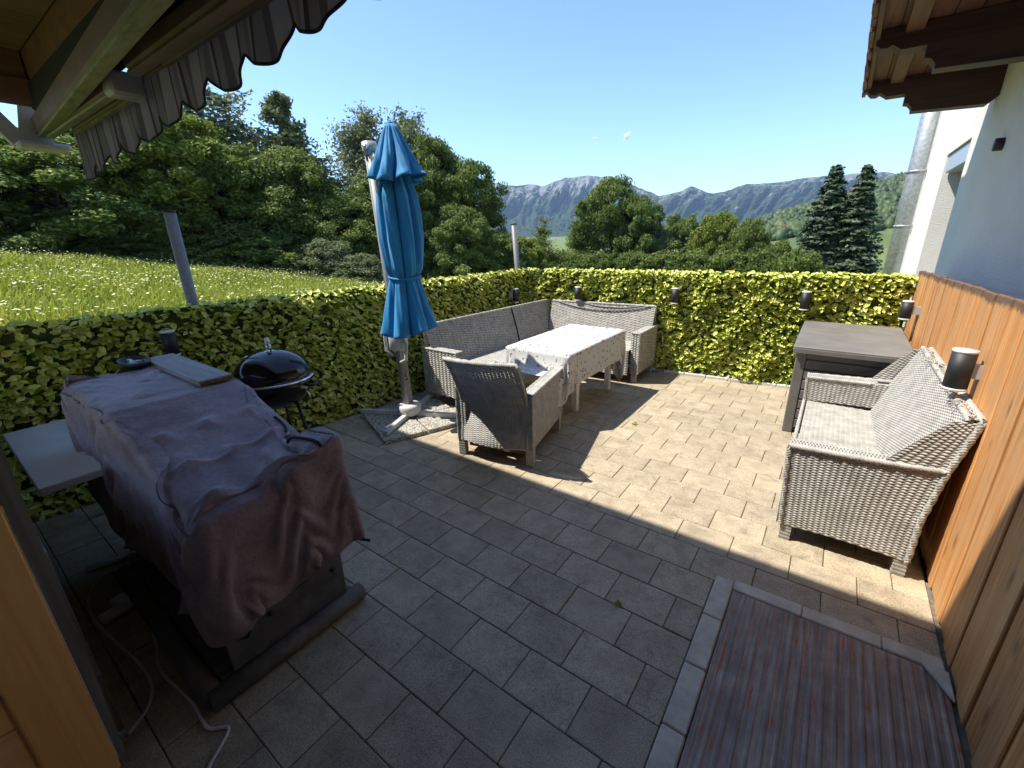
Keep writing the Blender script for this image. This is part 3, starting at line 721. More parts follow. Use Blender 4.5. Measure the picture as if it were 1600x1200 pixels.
# ------------------------------------------------------------------ wicker
def wicker(S, U, Vv, pitch=.028, row=.0078, amp=.0033, r=.0032, rv=.0073):
    "woven panel over S(u,v)->xyz, u,v in 0..1, of size U x Vv metres; strands run along u over upright stakes. Returns V,F"
    ns = max(3, int(round(U/pitch))); nr = max(3, int(round(Vv/row)))
    us = (np.arange(ns*2+1))/(ns*2); e = 1e-3
    vsn = (np.arange(nr)+.5)/nr
    uu, vv = np.meshgrid(us, vsn, indexing='xy')                       # (nr, m)
    P = S(uu, vv); Pu = S(np.clip(uu+e, 0, 1), vv)-S(np.clip(uu-e, 0, 1), vv); Pv = S(uu, np.clip(vv+e, 0, 1))-S(uu, np.clip(vv-e, 0, 1))
    nm = np.cross(Pu, Pv); nm /= np.linalg.norm(nm, axis=-1)[..., None]+1e-12
    tv = Pv/(np.linalg.norm(Pv, axis=-1)[..., None]+1e-12)
    ph = np.arange(len(us)); wv = np.where(ph % 2 == 1, np.where((ph//2) % 2 == 0, 1., -1.), 0.)
    sg = np.where(np.arange(nr) % 2 == 0, 1., -1.)
    off = amp*wv[None]*sg[:, None]
    off[:, 0] = off[:, -1] = 0
    C = P+nm*off[..., None]
    ring = np.stack([C+nm*r, C+tv*rv-nm*r*.4, C-nm*r, C-tv*rv-nm*r*.4], 2)       # (nr,m,4,3)
    m = len(us); V = ring.reshape(-1, 3)
    base = (np.arange(nr)[:, None]*m+np.arange(m-1)[None])*4
    F = []
    for k in range(4):
        k2 = (k+1) % 4; F.append(np.stack([base+k, base+4+k, base+4+k2, base+k2], -1).reshape(-1, 4))
    return V, np.concatenate(F)
def patch(p00, p10, p01, p11, bulge=0):
    p00, p10, p01, p11 = map(lambda p: np.array(p, float), (p00, p10, p01, p11))
    nb = np.cross(p10-p00, p01-p00); nb /= np.linalg.norm(nb)
    def S(u, v):
        u = u[..., None]; v = v[..., None]
        P = p00*(1-u)*(1-v)+p10*u*(1-v)+p01*(1-u)*v+p11*u*v
        return P+nb*bulge*4*u*(1-u)*np.sin(v*PI)
    return S
WP = {}
def wpart(name, parent, panels, m=None, edges=(), world=True):
    Vs = []; Fs = []; b = 0
    for S, U, H in panels:
        V, F = wicker(S, U, H, **WP); Vs.append(V); Fs.append(F+b); b += len(V)
    for pts, r in edges:                                               # braided rims: a fat rope of two twisted strands
        pts = np.array(pts, float); seg = np.concatenate([[0], np.cumsum(np.linalg.norm(np.diff(pts, axis=0), axis=1))])
        nn = max(6, int(seg[-1]/.012)); s = np.linspace(0, seg[-1], nn); c = np.stack([np.interp(s, seg, pts[:, k]) for k in range(3)], 1)
        T = np.gradient(c, axis=0); T /= np.linalg.norm(T, axis=1)[:, None]+1e-9; ref = np.array([0, 0, 1.]) if abs(T[0][2]) < .9 else np.array([1., 0, 0])
        u = np.cross(T, ref); u /= np.linalg.norm(u, axis=1)[:, None]+1e-9; w = np.cross(T, u)
        for q in range(3):
            a = s/.030*2*PI/1.5+q*2*PI/3; mb = MB(); mb.tube(c+r*.55*(np.cos(a)[:, None]*u+np.sin(a)[:, None]*w), r*.62, 5)
            V = np.concatenate(mb.v); F = np.array([f for f in mb.f if len(f) == 4]); Vs.append(V); Fs.append(F+b); b += len(V)
    return link(name, fast_mesh(name, np.concatenate(Vs), np.concatenate(Fs), True), m or WICK, parent, world)
def slab(name, parent, lo, hi, m=WICKD): return MB().box(lo, hi).build(name, m, parent)

def flare(t):
    t = np.asarray(t, float); a = np.clip(t/.40, 0, 1); return .055*a*a*(3-2*a)-.235*np.clip((t-.32)/.68, 0, 1)**1.5
def curved_back(x0, x1, zb, zt, yb, yt, bow):
    "back sheet: from (y=yb at zb) to (yt at zt), flaring towards the top; x from x0 to x1"
    def S(u, v):
        X = x0+(x1-x0)*u; Z = zb+(zt-zb)*v; Y = (yb+flare(v) if zb < .3 else yb+(yt-yb)*(np.clip((v-.1)/.9, 0, 1)**1.5))-bow*4*u*(1-u)
        return np.stack([X, Y, Z+0*u], -1)
    return S
def leg(parent, x, y, h, w=.05):
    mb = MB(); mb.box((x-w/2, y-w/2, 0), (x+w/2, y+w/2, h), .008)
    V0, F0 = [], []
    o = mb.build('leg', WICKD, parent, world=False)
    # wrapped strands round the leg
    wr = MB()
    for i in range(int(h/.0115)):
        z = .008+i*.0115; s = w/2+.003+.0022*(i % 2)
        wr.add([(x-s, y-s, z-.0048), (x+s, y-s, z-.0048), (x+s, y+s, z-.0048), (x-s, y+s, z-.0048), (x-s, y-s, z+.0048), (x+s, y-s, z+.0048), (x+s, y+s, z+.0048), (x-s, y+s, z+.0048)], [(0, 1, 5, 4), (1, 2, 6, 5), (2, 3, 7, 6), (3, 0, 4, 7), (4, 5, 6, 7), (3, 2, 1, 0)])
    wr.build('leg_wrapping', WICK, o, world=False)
    return o

# --- armchair (local: faces +y)
ch = thing('wicker_armchair', 'grey wicker armchair seen from behind, pulled up to the near end of the table', 'armchair', (-2.105, 2.87, 0), R(12.8))
hw = .33
leg(ch, -hw+.025, -.36, .16); leg(ch, hw-.025, -.36, .16); leg(ch, -hw+.03, .36, .16); leg(ch, hw-.03, .36, .16)
zl = .15
wpart('backrest', ch, [(curved_back(-hw+.045, hw-.045, zl, .885, -.40, -.58, .05), .56, .75)], None, [(([(-hw+.03, -.585, .89)]+[(x, -.575-.045*(1-(x/hw)**2), .893) for x in np.linspace(-hw+.06, hw-.06, 9)]+[(hw-.03, -.585, .89)]), .021), ([(-hw+.045, float(-.40+flare(t)), zl+.735*t) for t in np.linspace(0, 1, 8)], .015), ([(hw-.045, float(-.40+flare(t)), zl+.735*t) for t in np.linspace(0, 1, 8)], .015)], False)
wpart('backrest_inner', ch, [(curved_back(hw-.05, -hw+.05, .40, .885, -.31, -.525, .045), .56, .5)], None, (), False)
for s in (-1, 1):
    xo, xi = s*hw, s*(hw-.085)
    pn = [(patch((xo, -.385 if s > 0 else .385, zl), (xo, .385 if s > 0 else -.385, zl), (xo, -.385 if s > 0 else .385, .60), (xo, .385 if s > 0 else -.385, .60), .006), .77, .45),
          (patch((xi, .385 if s > 0 else -.385, .40), (xi, -.385 if s > 0 else .385, .40), (xi, .385 if s > 0 else -.385, .60), (xi, -.385 if s > 0 else .385, .60)), .77, .20),
          (patch((min(xi, xo), -.385, .612), (max(xi, xo), -.385, .612), (min(xi, xo), .385, .60), (max(xi, xo), .385, .60)), .085, .77),
          (patch((max(xi, xo), .385, zl), (min(xi, xo), .385, zl), (max(xi, xo), .385, .60), (min(xi, xo), .385, .60)), .085, .45),
          (patch((min(xi, xo), -.385, zl), (max(xi, xo), -.385, zl), (min(xi, xo), -.385, .60), (max(xi, xo), -.385, .60)), .085, .45)]
    wpart('armrest', ch, pn, None, [([(xo, -.385, zl), (xo, -.385, .60)], .012), ([(xo, -.385, .607), (xo, .385, .598)], .013), ([(xi, -.385, .607), (xi, .385, .598)], .012), ([(xo, .385, .60), (xo, .385, zl)], .012)], False)
wpart('seat', ch, [(patch((-hw+.08, -.33, .415), (hw-.08, -.33, .415), (-hw+.08, .38, .42), (hw-.08, .38, .42)), .50, .70), (patch((hw-.03, .382, zl), (-hw+.03, .382, zl), (hw-.03, .382, .42), (-hw+.03, .382, .42)), .6, .27)], None, (), False)
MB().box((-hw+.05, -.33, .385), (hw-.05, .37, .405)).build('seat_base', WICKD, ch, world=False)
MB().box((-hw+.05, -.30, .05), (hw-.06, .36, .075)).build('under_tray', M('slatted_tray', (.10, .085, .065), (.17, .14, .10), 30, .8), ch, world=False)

# --- two-seat sofa at the fence (local: world aligned, faces -x)
sf = thing('wicker_sofa', 'light grey wicker two-seat sofa standing against the sunny board fence', 'sofa', (.28, 3.47, 0))
xf, xb, y0, y1 = -.015, .555, 2.68, 4.24
def sleg(x, y, h=.11): 
    o = leg(sf, x-.28, y-3.47, h, .048); return o
for x in (xf+.03, xb-.02):
    for yy in (y0+.03, y1-.03): sleg(x, yy)
def sideS(yv, flip, inn=0):
    # outer side: bottom z .10, top follows arm (z .60) ; rear edge sweeps out towards the back top
    def S(u, v):
        if flip: u = 1-u
        t = v; Z = .10+(.602+.035*u-.10)*t
        xr = xb-.015+.05*np.clip(t, 0, 1)**2.2
        xl_ = xf-.03*t
        return np.stack([xl_+(xr-xl_)*u, yv+0*u, Z-.012*np.sin(u*PI)*(1-t)*-1], -1)
    return S
def wingS(yv, flip):
    "triangular upper side between arm and back top"
    def S(u, v):
        if flip: u = 1-u
        Z = .63+(.90-.63)*v; xl2 = .36+.20*v**1.1; xr2 = .59+.06*v
        return np.stack([xl2+(xr2-xl2)*u, yv+0*u, Z], -1)
    return S
rims = [([(xf-.03, y0, .605), (.30, y0, .618), (.585, y0, .640)], .017), ([(xf-.03, y0+.085, .605), (.36, y0+.085, .618)], .014), ([(xf-.03, y0, .602), (xf, y0, .10)], .014), ([(xb, y0, .10), (xb+.0, y0, .35), (.59, y0, .63), (.650, y0, .91)], .016)]
topS = lambda ya, yb_: patch((xf-.03, ya, .61), (xf-.03, yb_, .61), (.40, ya, .625), (.40, yb_, .625))
wpart('armrest', sf, [(sideS(y0, False), .6, .51), (topS(y0, y0+.09), .09, .46), (lambda u, v: sideS(y0+.09, True)(u, .62+.38*v), .6, .2), (patch((xf-.02, y0+.09, .10), (xf-.02, y0, .10), (xf-.03, y0+.09, .61), (xf-.03, y0, .61)), .09, .5), (wingS(y0, False), .16, .27)], None, rims)
rims2 = [([(xf-.03, y1, .605), (.52, y1, .632)], .017), ([(xf-.03, y1-.09, .605), (.36, y1-.09, .618)], .014), ([(xf-.03, y1-.09, .602), (xf, y1-.09, .12)], .012)]
wpart('armrest', sf, [(sideS(y1, True), .6, .51), (topS(y1-.09, y1), .09, .46), (lambda u, v: sideS(y1-.09, False)(u, .62+.38*v), .6, .2), (patch((xf-.02, y1, .10), (xf-.02, y1-.09, .10), (xf-.03, y1, .61), (xf-.03, y1-.09, .61)), .09, .5), (wingS(y1, True), .16, .27)], None, rims2)
def sofaback(u, v):
    Z = .40+(.915-.40)*v; X = .40+.20*v**1.15+.012*np.sin(u*PI); return np.stack([X, y0+.02+(y1-y0-.04)*u, Z+.0*u], -1)
def sofarear(u, v):
    Z = .10+(.915-.10)*v; X = xb+.005+.085*np.clip(v, 0, 1)**2; return np.stack([X, y1-.01-(y1-y0-.02)*u, Z], -1)
def topcap(u, v): return np.stack([.60+.055*v, y0+(y1-y0)*u, .918-.004*v+0*u], -1)
wpart('backrest', sf, [(sofaback, 1.52, .55), (sofarear, 1.54, .82), (topcap, 1.54, .055)], None, [([(.605, y0, .915), (.605, y1, .915)], .016), ([(.650, y0, .912), (.650, y1, .912)], .017)])
wpart('seat', sf, [(patch((xf, y0+.085, .405), (.44, y0+.085, .40), (xf, y1-.085, .405), (.44, y1-.085, .40)), .45, 1.40), (patch((xf-.02, y1-.085, .10), (xf-.02, y0+.085, .10), (xf-.02, y1-.085, .405), (xf-.02, y0+.085, .405)), 1.4, .3)], None, [([(xf-.02, y0+.085, .405), (xf-.02, y1-.085, .405)], .013)])
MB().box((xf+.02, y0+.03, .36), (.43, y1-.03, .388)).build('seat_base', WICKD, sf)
# frayed strands on the back rim
fr = MB()
for i in range(46):
    yy = random.uniform(y0+.02, y1-.1); a = random.uniform(-1, 1)
    p = np.array([random.uniform(.595, .645), yy, .925]); fr.tube([p, p+[random.uniform(-.03, .01), a*.05, random.uniform(.004, .02)], p+[random.uniform(-.05, .02), a*.10, random.uniform(-.012, .006)]], .0032, 5)
stuff(fr.build('frayed_strand', WICK, sf, True))

# --- L-shaped corner bench
WP.update(pitch=.052, row=.0105, amp=.007, r=.004, rv=.0098)
cb = thing('corner_bench', 'grey wicker L-shaped corner bench along the two ivy screens round the table', 'bench', (-3.2, 5.2, 0))
XB, YB = -3.30, 5.50
la = .086
def L2(x, y): # left run leans with the screen
    return x+la*(y-5.4), y
def leftback(u, v):
    Y = 3.18+(YB-3.18)*u; Z = .40+.465*v; X = -3.20-.13*v**1.2+la*(Y-5.4)*.75; return np.stack([X, Y, Z], -1)
def leftrear(u, v):
    Y = YB-(YB-3.18)*u; Z = .10+.765*v; X = -3.36-.0*v+la*(Y-5.4)*.75; return np.stack([X, Y, Z], -1)
def farback(u, v):
    X = -3.22+(1.44)*u; Z = .40+.465*v; Y = 5.36+.13*v**1.2+.09*(X+2.5); return np.stack([X, Y, Z], -1)
def farrear(u, v):
    X = -1.78-1.44*u; Z = .10+.765*v; Y = 5.53+.09*(X+2.5); return np.stack([X, Y, Z], -1)
e1 = leftback(np.linspace(0, 1, 12), np.ones(12)); e2 = farback(np.linspace(0, 1, 8), np.ones(8))
wpart('backrest', cb, [(leftback, 2.3, .47), (leftrear, 2.3, .76)], None, [(e1, .016)])
wpart('backrest', cb, [(farback, 1.44, .47), (farrear, 1.44, .76)], None, [(e2, .016)])
wpart('seat', cb, [(patch((-3.30, 3.25, .415), (-2.72, 3.25, .415), (-3.18, 5.40, .415), (-2.60, 5.40, .415)), .58, 2.15), (patch((-2.72, 3.25, .10), (-2.60, 4.85, .10), (-2.72, 3.25, .415), (-2.60, 4.85, .415)), 1.6, .31)])
wpart('seat', cb, [(patch((-2.60, 4.88, .415), (-1.86, 4.92, .415), (-2.60, 5.42, .415), (-1.86, 5.46, .415)), .74, .54), (patch((-2.60, 4.88, .10), (-1.86, 4.92, .10), (-2.60, 4.88, .415), (-1.86, 4.92, .415)), .74, .31)])
def block(x0, x1, ya, yb_, z0, z1, name='armrest'):
    pn = [(patch((x0, ya, z0), (x1, ya, z0), (x0, ya, z1), (x1, ya, z1)), x1-x0, z1-z0), (patch((x1, ya, z0), (x1, yb_, z0), (x1, ya, z1), (x1, yb_, z1)), yb_-ya, z1-z0),
          (patch((x0, yb_, z0), (x0, ya, z0), (x0, yb_, z1), (x0, ya, z1)), yb_-ya, z1-z0), (patch((x1, yb_, z0), (x0, yb_, z0), (x1, yb_, z1), (x0, yb_, z1)), x1-x0, z1-z0), (patch((x0, ya, z1), (x1, ya, z1), (x0, yb_, z1), (x1, yb_, z1)), x1-x0, yb_-ya)]
    a = wpart(name, cb, pn, None, [([(x0, ya, z1), (x1, ya, z1)], .012), ([(x1, ya, z1), (x1, yb_, z1)], .012), ([(x1, ya, z0), (x1, ya, z1)], .012)])
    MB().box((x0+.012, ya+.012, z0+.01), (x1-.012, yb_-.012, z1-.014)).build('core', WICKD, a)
block(-3.52, -3.02, 3.16, 3.26, .12, .62); block(-1.855, -1.755, 4.98, 5.60, .12, .62)
MB().tube([(leftback(np.array(.62), np.array(t))+np.array([.008, 0, 0])) for t in np.linspace(0, 1, 6)], .011, 6).build('module_joint', PIPING, cb, True)
for x, y in ((-3.48, 3.21), (-3.06, 3.21), (-1.81, 5.02), (-1.80, 5.55), (-2.66, 4.9), (-3.30, 5.45)):
    leg(cb, x+3.2, y-5.2, .13, .05)
MB().box((-3.20, 3.30, .36), (-2.72, 4.85, .40)).build('seat_base', WICKD, cb); MB().box((-3.15, 4.95, .36), (-1.90, 5.36, .40)).build('seat_base', WICKD, cb)
WP.clear()
# loose cords over the far back
for (xa, xb2, sag, ya, lab) in ((-3.12, -1.85, .085, .018, 'long grey cord hung in a loop over the sunny bench back'), (-2.75, -1.95, .045, .012, 'short grey cord hung over the sunny bench back above the long one')):
    pts = []
    for t in np.linspace(0, 1, 24):
        X = xa+(xb2-xa)*t; v = 1-4*sag*t*(1-t)/.465; Yb = 5.36+.13*max(v, 0)**1.2+.09*(X+2.5); pts.append((X, Yb-ya, .40+.465*v+.02*(1-abs(2*t-1)**.2)))
    tag(MB().tube(pts, .0075, 6).build('cord', CORDM, None, True), lab, 'cord')

# ------------------------------------------------------------------ table and cloth
TX0, TX1, TY0, TY1, TZ = -2.53, -1.815, 3.35, 4.68, .72
tb_ = thing('garden_table', 'white garden table under the patterned tablecloth in front of the corner bench', 'table', ((TX0+TX1)/2, (TY0+TY1)/2, 0))
MB().box((TX0, TY0, TZ-.035), (TX1, TY1, TZ-.006), .006).build('tabletop', WHITEP, tb_)
for x in (TX0+.16, TX1-.16):
    for y in (3.80, 4.60): MB().box((x-.03, y-.03, 0), (x+.03, y+.03, TZ-.036), .006).build('leg', WHITEP, tb_)
MB().box((TX0+.12, 3.76, TZ-.10), (TX1-.12, 4.63, TZ-.037)).build('apron', WHITEP, tb_)
na, nb_ = 74, 104
ox0, ox1, oy0, oy1 = .22, .235, .38, .34
us_ = np.linspace(TX0-ox0, TX1+ox1, na); vs_ = np.linspace(TY0-oy0, TY1+oy1, nb_)
G = np.zeros((na, nb_, 3)); G[..., 0] = us_[:, None]; G[..., 1] = vs_[None]; G[..., 2] = TZ+.006
G[..., 2] += .004*np.sin(G[..., 0]*23+1)*np.sin(G[..., 1]*19)+.003*np.sin(G[..., 0]*47)*np.sin(G[..., 1]*41+2)
Ee = grid_edges(na, nb_); V0 = G.reshape(-1, 3); rst = np.linalg.norm(V0[Ee[:, 1]]-V0[Ee[:, 0]], axis=1)
Vc = pbd(V0, Ee, rst, [((TX0, TY0, TZ-.06), (TX1, TY1, TZ)), ((-2.43, 2.5, 0), (-1.85, 3.21, .59)), ((-3.0, 3.2, .0), (-2.62, 4.9, .42))], 95, 16, .0010, .004, .95, .45, .6, .05, .012)
F = [(i*nb_+j, (i+1)*nb_+j, (i+1)*nb_+j+1, i*nb_+j+1) for i in range(na-1) for j in range(nb_-1)]
me = fast_mesh('tablecloth', Vc, np.array(F), True); uvl = me.uv_layers.new(name='UVMap')
uvv = np.stack([(G[..., 0]-us_[0]).ravel(), (G[..., 1]-vs_[0]).ravel()], 1); li = np.zeros(len(me.loops), np.int32); me.loops.foreach_get('vertex_index', li)
uvl.data.foreach_set('uv', uvv[li].astype(np.float32).ravel())
tc = link('tablecloth', me, TCLOTH); sm = tc.modifiers.new('thickness', 'SOLIDIFY'); sm.thickness = .0015
tag(tc, 'white tablecloth with small brown and red motifs draped over the garden table', 'tablecloth')

# ------------------------------------------------------------------ parasol
pa = thing('closed_parasol', 'closed bright blue cantilever parasol on a grey pole over stone slabs', 'parasol', (-3.28, 2.70, 0))
PB = np.array([-3.28, 2.70, .05]); PT = np.array([-3.40, 2.665, 2.51]); pd = (PT-PB)/np.linalg.norm(PT-PB)
pol = MB().tube([PB, PT], .046, 16).build('pole', ALU, pa, True)
for k in range(8):
    a = k*PI/4; o_ = np.array([math.cos(a), math.sin(a), 0])*.0455; MB().tube([PB+o_, PT+o_], .004, 5).build('pole_groove', GREYP, pol, True) if k in (1, 3, 5, 7) else None
MB().tube([PT-pd*.085, PT+pd*.02], .062, 18).build('pole_cap', GREYP, pa, True)
pc = PT-pd*.03+np.array([.03, -.058, 0]); MB().tube([pc, pc+np.array([.02, -.03, 0])], .02, 10).build('cap_bolt', CHROME, pa, True)
# cross arm hidden under the folded canopy
MB().tube([PT-pd*.06+np.array([.05, -.01, 0]), np.array([-3.16, 2.64, 1.95]), np.array([-3.12, 2.64, 1.35])], .022, 10).build('boom', ALU, pa, True)
# crank and slider
ck = PB+pd*.80
MB().box(ck-np.array([.085, .07, .13]), ck+np.array([.075, .07, .10]), .03, rot=.5).build('slider_housing', LGREYP, pa, True)
hn = MB(); hn.tube([ck+[-.09, -.02, .12], ck+[-.15, -.04, .06], ck+[-.15, -.04, -.14], ck+[-.08, -.03, -.18]], .017, 8); hn.build('crank_handle', LGREYP, pa, True)
hn = MB(); hn.tube([ck+[.08, -.02, .0], ck+[.13, -.02, -.05], ck+[.115, -.03, -.20], ck+[.06, -.05, -.23]], .016, 8); hn.build('slider_handle', LGREYP, pa, True)
MB().box(ck+np.array([.03, -.03, .10]), ck+np.array([.06, .05, .42]), .008).build('guide_arm', LGREYP, pa)
MB().box(ck+np.array([.10, -.04, .02]), ck+np.array([.13, .04, .40]), .008).build('guide_arm', LGREYP, pa)
MB().tube([PB+pd*.40+np.array([.045, -.02, 0]), PB+pd*.40+np.array([.07, -.035, 0])], .014, 8).build('pole_knob', BLACKM, pa, True)
MB().lathe([(.085, -.02), (.115, .0), (.118, .075), (.10, .095), (.055, .10)], (PB[0], PB[1], .075), 20).build('base_collar', LGREYP, pa, True)
# cross feet
ang = R(22)
for k, (L, a) in enumerate(((.52, ang+PI*1.03), (.52, ang+.05), (.50, ang+PI/2), (.50, ang-PI/2))):
    d = np.array([math.cos(a), math.sin(a), 0]); n_ = np.array([-d[1], d[0], 0])*.022; c = np.array([PB[0], PB[1], 0])
    V = [];
    for s_ in (.06, L):
        for q, z in ((-1, .046), (1, .046), (1, .088), (-1, .088)): V.append(c+d*s_+n_*q+np.array([0, 0, z]))
    ft = MB(); ft.add(V, [(0, 1, 2, 3), (7, 6, 5, 4), (0, 4, 5, 1), (1, 5, 6, 2), (2, 6, 7, 3), (3, 7, 4, 0)]); f_ = ft.build('foot', LGREYP, pa)
    e = c+d*(L-.02); MB().lathe([(.022, 0), (.026, .012), (.012, .02), (.012, .06)], (e[0], e[1], .0005), 10).build('levelling_screw', LGREYP, f_, True)
# folded canopy
def canopy(zs, Rf, cxy, folds, depth, seedv, nth=160, twist=.3):
    th = np.linspace(0, 2*PI, nth, endpoint=False); rg = np.random.default_rng(seedv); fa = rg.uniform(.6, 1.25, folds); P = np.zeros((len(zs), nth+1, 3))
    for i, z in enumerate(zs):
        t = (zs[0]-z)/(zs[0]-zs[-1]+1e-9)
        w = (th*folds/(2*PI)+twist*math.sin(t*2.2+seedv)) ; fi = np.floor(w).astype(int) % folds; ph = w-np.floor(w)
        amp = fa[fi]*depth(t)
        r = Rf(t)*(1+amp*(1.9*np.abs(np.sin(ph*PI))**.65-1.05))+.004*np.sin(th*23+z*14)
        P[i, :nth, 0] = cxy[0](t)+r*np.cos(th); P[i, :nth, 1] = cxy[1](t)+r*np.sin(th); P[i, :nth, 2] = z+(.03*np.sin(th*2+1)+.022*np.sin(ph*PI)*fa[fi])*max(0, t-.8)*5*(1 if len(zs) > 20 else .8)
        P[i, nth] = P[i, 0]
    return P
CX = -3.085; CYc = 2.645
cap = canopy(np.linspace(2.615, 2.20, 16), lambda t: .03+.155*t**.85, (lambda t: CX+.02*t, lambda t: CYc), 7, lambda t: .12+.26*t, 4)
body = canopy(np.linspace(2.42, .93, 60), lambda t: np.interp(t, [0, .12, .22, .45, .62, .665, .70, .85, 1.0], [.05, .09, .135, .150, .135, .115, .125, .165, .205]), (lambda t: CX-.005+.01*math.sin(t*5), lambda t: CYc), 7, lambda t: np.interp(t, [0, .3, .62, .665, .7, 1], [.18, .30, .2, .07, .15, .30]), 9)
can = MB().grid(body).build('canopy', BLUE, pa, True, fixn=False); md = can.modifiers.new('thickness', 'SOLIDIFY'); md.thickness = .003
cp = MB().grid(cap).build('vent_cap', BLUE, can, True, fixn=False); md = cp.modifiers.new('thickness', 'SOLIDIFY'); md.thickness = .003
MB().lathe([(.028, 0), (.030, .012), (.018, .025), (.004, .03)], (CX, CYc, 2.61), 14).build('finial', BLUE, pa, True)
th = np.linspace(0, 2*PI, 40)
MB().tube(np.stack([CX+.138*np.cos(th), CYc+.138*np.sin(th), 1.425+.008*np.sin(th*2)], 1), .010, 6).build('tie_strap', BLUE, can, True)
# four aggregate slabs under the cross
SG = 'exposed aggregate slabs weighting the parasol foot'
sd = np.array([math.cos(R(68)), math.sin(R(68))]); sn_ = np.array([sd[1], -sd[0]])
for i, (a, b) in enumerate(((-1, -1), (-1, 1), (1, -1), (1, 1))):
    c = np.array([-3.235, 2.70])+sd*a*.21+sn_*b*.205
    o = link('paving_slab', MB().box((-.203, -.203, 0), (.203, .203, .042), .005).mesh('paving_slab'), AGG); o.location = (c[0], c[1], .001); o.rotation_euler = (0, 0, R(68)+random.uniform(-.02, .02))
    nm_ = {(-1, -1): 'speckled aggregate slab under the parasol foot, at the corner nearest the covered grill', (-1, 1): 'speckled aggregate slab under the parasol foot, nearest the viewer', (1, -1): 'speckled aggregate slab under the parasol foot, back against the ivy screen', (1, 1): 'speckled aggregate slab under the parasol foot, beside the wicker armchair'}[(a, b)]
    tag(o, nm_, 'slab', SG)

# ------------------------------------------------------------------ storage box
sb = thing('storage_box', 'taupe resin garden storage box with flat lid at the fence and far screen', 'storage box', (.23, 5.05, 0))
bx0, bx1, by0, by1, bz = -.155, .60, 4.40, 5.66, .80
MB().box((bx0+.012, by0+.012, .02), (bx1-.012, by1, bz-.05)).build('body', BOXD, sb)
for i in range(7):
    z = .05+i*.092; MB().box((bx0+.075, by0-.002, z+.004), (bx1-.07, by0+.02, z+.086), .006).build('panel', BOXM, sb)
    MB().box((bx0-.002, by0+.07, z+.004), (bx0+.02, by1-.06, z+.086), .006).build('panel', BOXM, sb)
for (xa, ya) in ((bx0-.006, by0-.006), (bx1-.072, by0-.006), (bx0-.006, by1-.06)): MB().box((xa, ya, .0), (xa+.08, ya+.075, bz-.045), .008).build('corner_post', BOXM, sb)
MB().box((bx0+.07, by0-.003, bz-.105), (bx1-.07, by0+.02, bz-.05), .006).build('top_frame', BOXM, sb); MB().box((bx0-.003, by0+.07, bz-.105), (bx0+.02, by1-.06, bz-.05), .006).build('top_frame', BOXM, sb)
lid = MB().box((bx0-.035, by0-.045, bz-.045), (bx1+.02, by1+.02, bz+.012), .012).build('lid', BOXLID, sb)
MB().box((bx0-.03, by0-.052, bz-.05), (bx1+.015, by0-.0455, bz-.012), .002).build('lid_edge', BOXM, lid)

# ------------------------------------------------------------------ covered grill
gr = thing('masonry_grill', 'masonry grill base with grey sheet-metal end on a muddy skid, under the cover', 'grill', (-2.4, .63, 0))
MB().box((-2.95, .45, .10), (-1.76, .86, .60)).build('firebox', M('dark_firebox', (.03, .028, .026), (.05, .045, .04), 10, .9), gr)
pnl = MB().box((-1.742, .375, .075), (-1.722, .905, .44), .004).build('end_panel', STEELP, gr)
for yy, zz in ((.55, .24), (.85, .25)): MB().tube([(-1.721, yy, zz), (-1.714, yy, zz)], .012, 10).build('bolt', BLACKM, pnl, True)
sk = MB(); sk.tube([(-1.70, .27, .042), (-1.70, .60, .04), (-1.705, .97, .042)], [.042, .045, .042], 10); sk.build('skid_bar', SKID, gr, True)
MB().tube([(-2.9, .30, .04), (-1.72, .29, .04)], .042, 10).build('skid_bar', SKID, gr, True)
MB().box((-2.92, .33, .01), (-1.74, .94, .072), .01).build('base_plate', STEELP, gr)
MB().box((-3.20, .45, .0), (-2.52, .88, .98)).build('oven_block', M('dark_oven', (.03, .028, .026), None, rough=.9), gr)
# cover: a tailored box shell that sags over the grill
boxes = [((-3.25, .38, .2), (-2.46, .93, 1.045))]+[((-2.47+.0257*i, .385, .2), (-2.43+.0257*i, .93, 1.035-.0082*i)) for i in range(30)]+[((-1.92, .72, .5), (-1.66, .95, .88)), ((-1.82, .82, .5), (-1.66, .97, .93)), ((-1.76, .38, .2), (-1.67, .94, .74))]
cx0, cx1, cy0, cy1 = -3.30, -1.635, .335, .985
nx, ny, nz = 84, 35, 38
sx = np.linspace(0, 1, nx); sy = np.linspace(0, 1, ny)
def topz(x): return np.interp(x, [-3.35, -2.5, -2.3, -1.95, -1.6], [1.075, 1.075, 1.03, .95, .84])
verts = {}; Vl = []
def vid(key, p):
    if key not in verts: verts[key] = len(Vl); Vl.append(p)
    return verts[key]
Fq = []
# ring order round the top boundary for the skirt
top = {}
for i in range(nx):
    for j in range(ny):
        x = cx0+(cx1-cx0)*sx[i]; y = cy0+(cy1-cy0)*sy[j]; top[i, j] = vid(('t', i, j), (x, y, topz(x)+.004*math.sin(i*.9)*math.sin(j*1.1)))
for i in range(nx-1):
    for j in range(ny-1): Fq.append((top[i, j], top[i+1, j], top[i+1, j+1], top[i, j+1]))
ring = [(i, 0) for i in range(nx)]+[(nx-1, j) for j in range(1, ny)]+[(i, ny-1) for i in range(nx-2, -1, -1)]+[(0, j) for j in range(ny-2, 0, -1)]
def hemz(x, y, i, j):
    if i == nx-1: return .33+.03*(1-(y-cy0)/(cy1-cy0))**1.5
    if j == 0: return np.interp(x, [-3.32, -2.9, -2.4, -2.0, -1.62], [.42, .36, .34, .36, .33])
    return np.interp(x, [-3.32, -1.62], [.40, .30])
skirt = {}
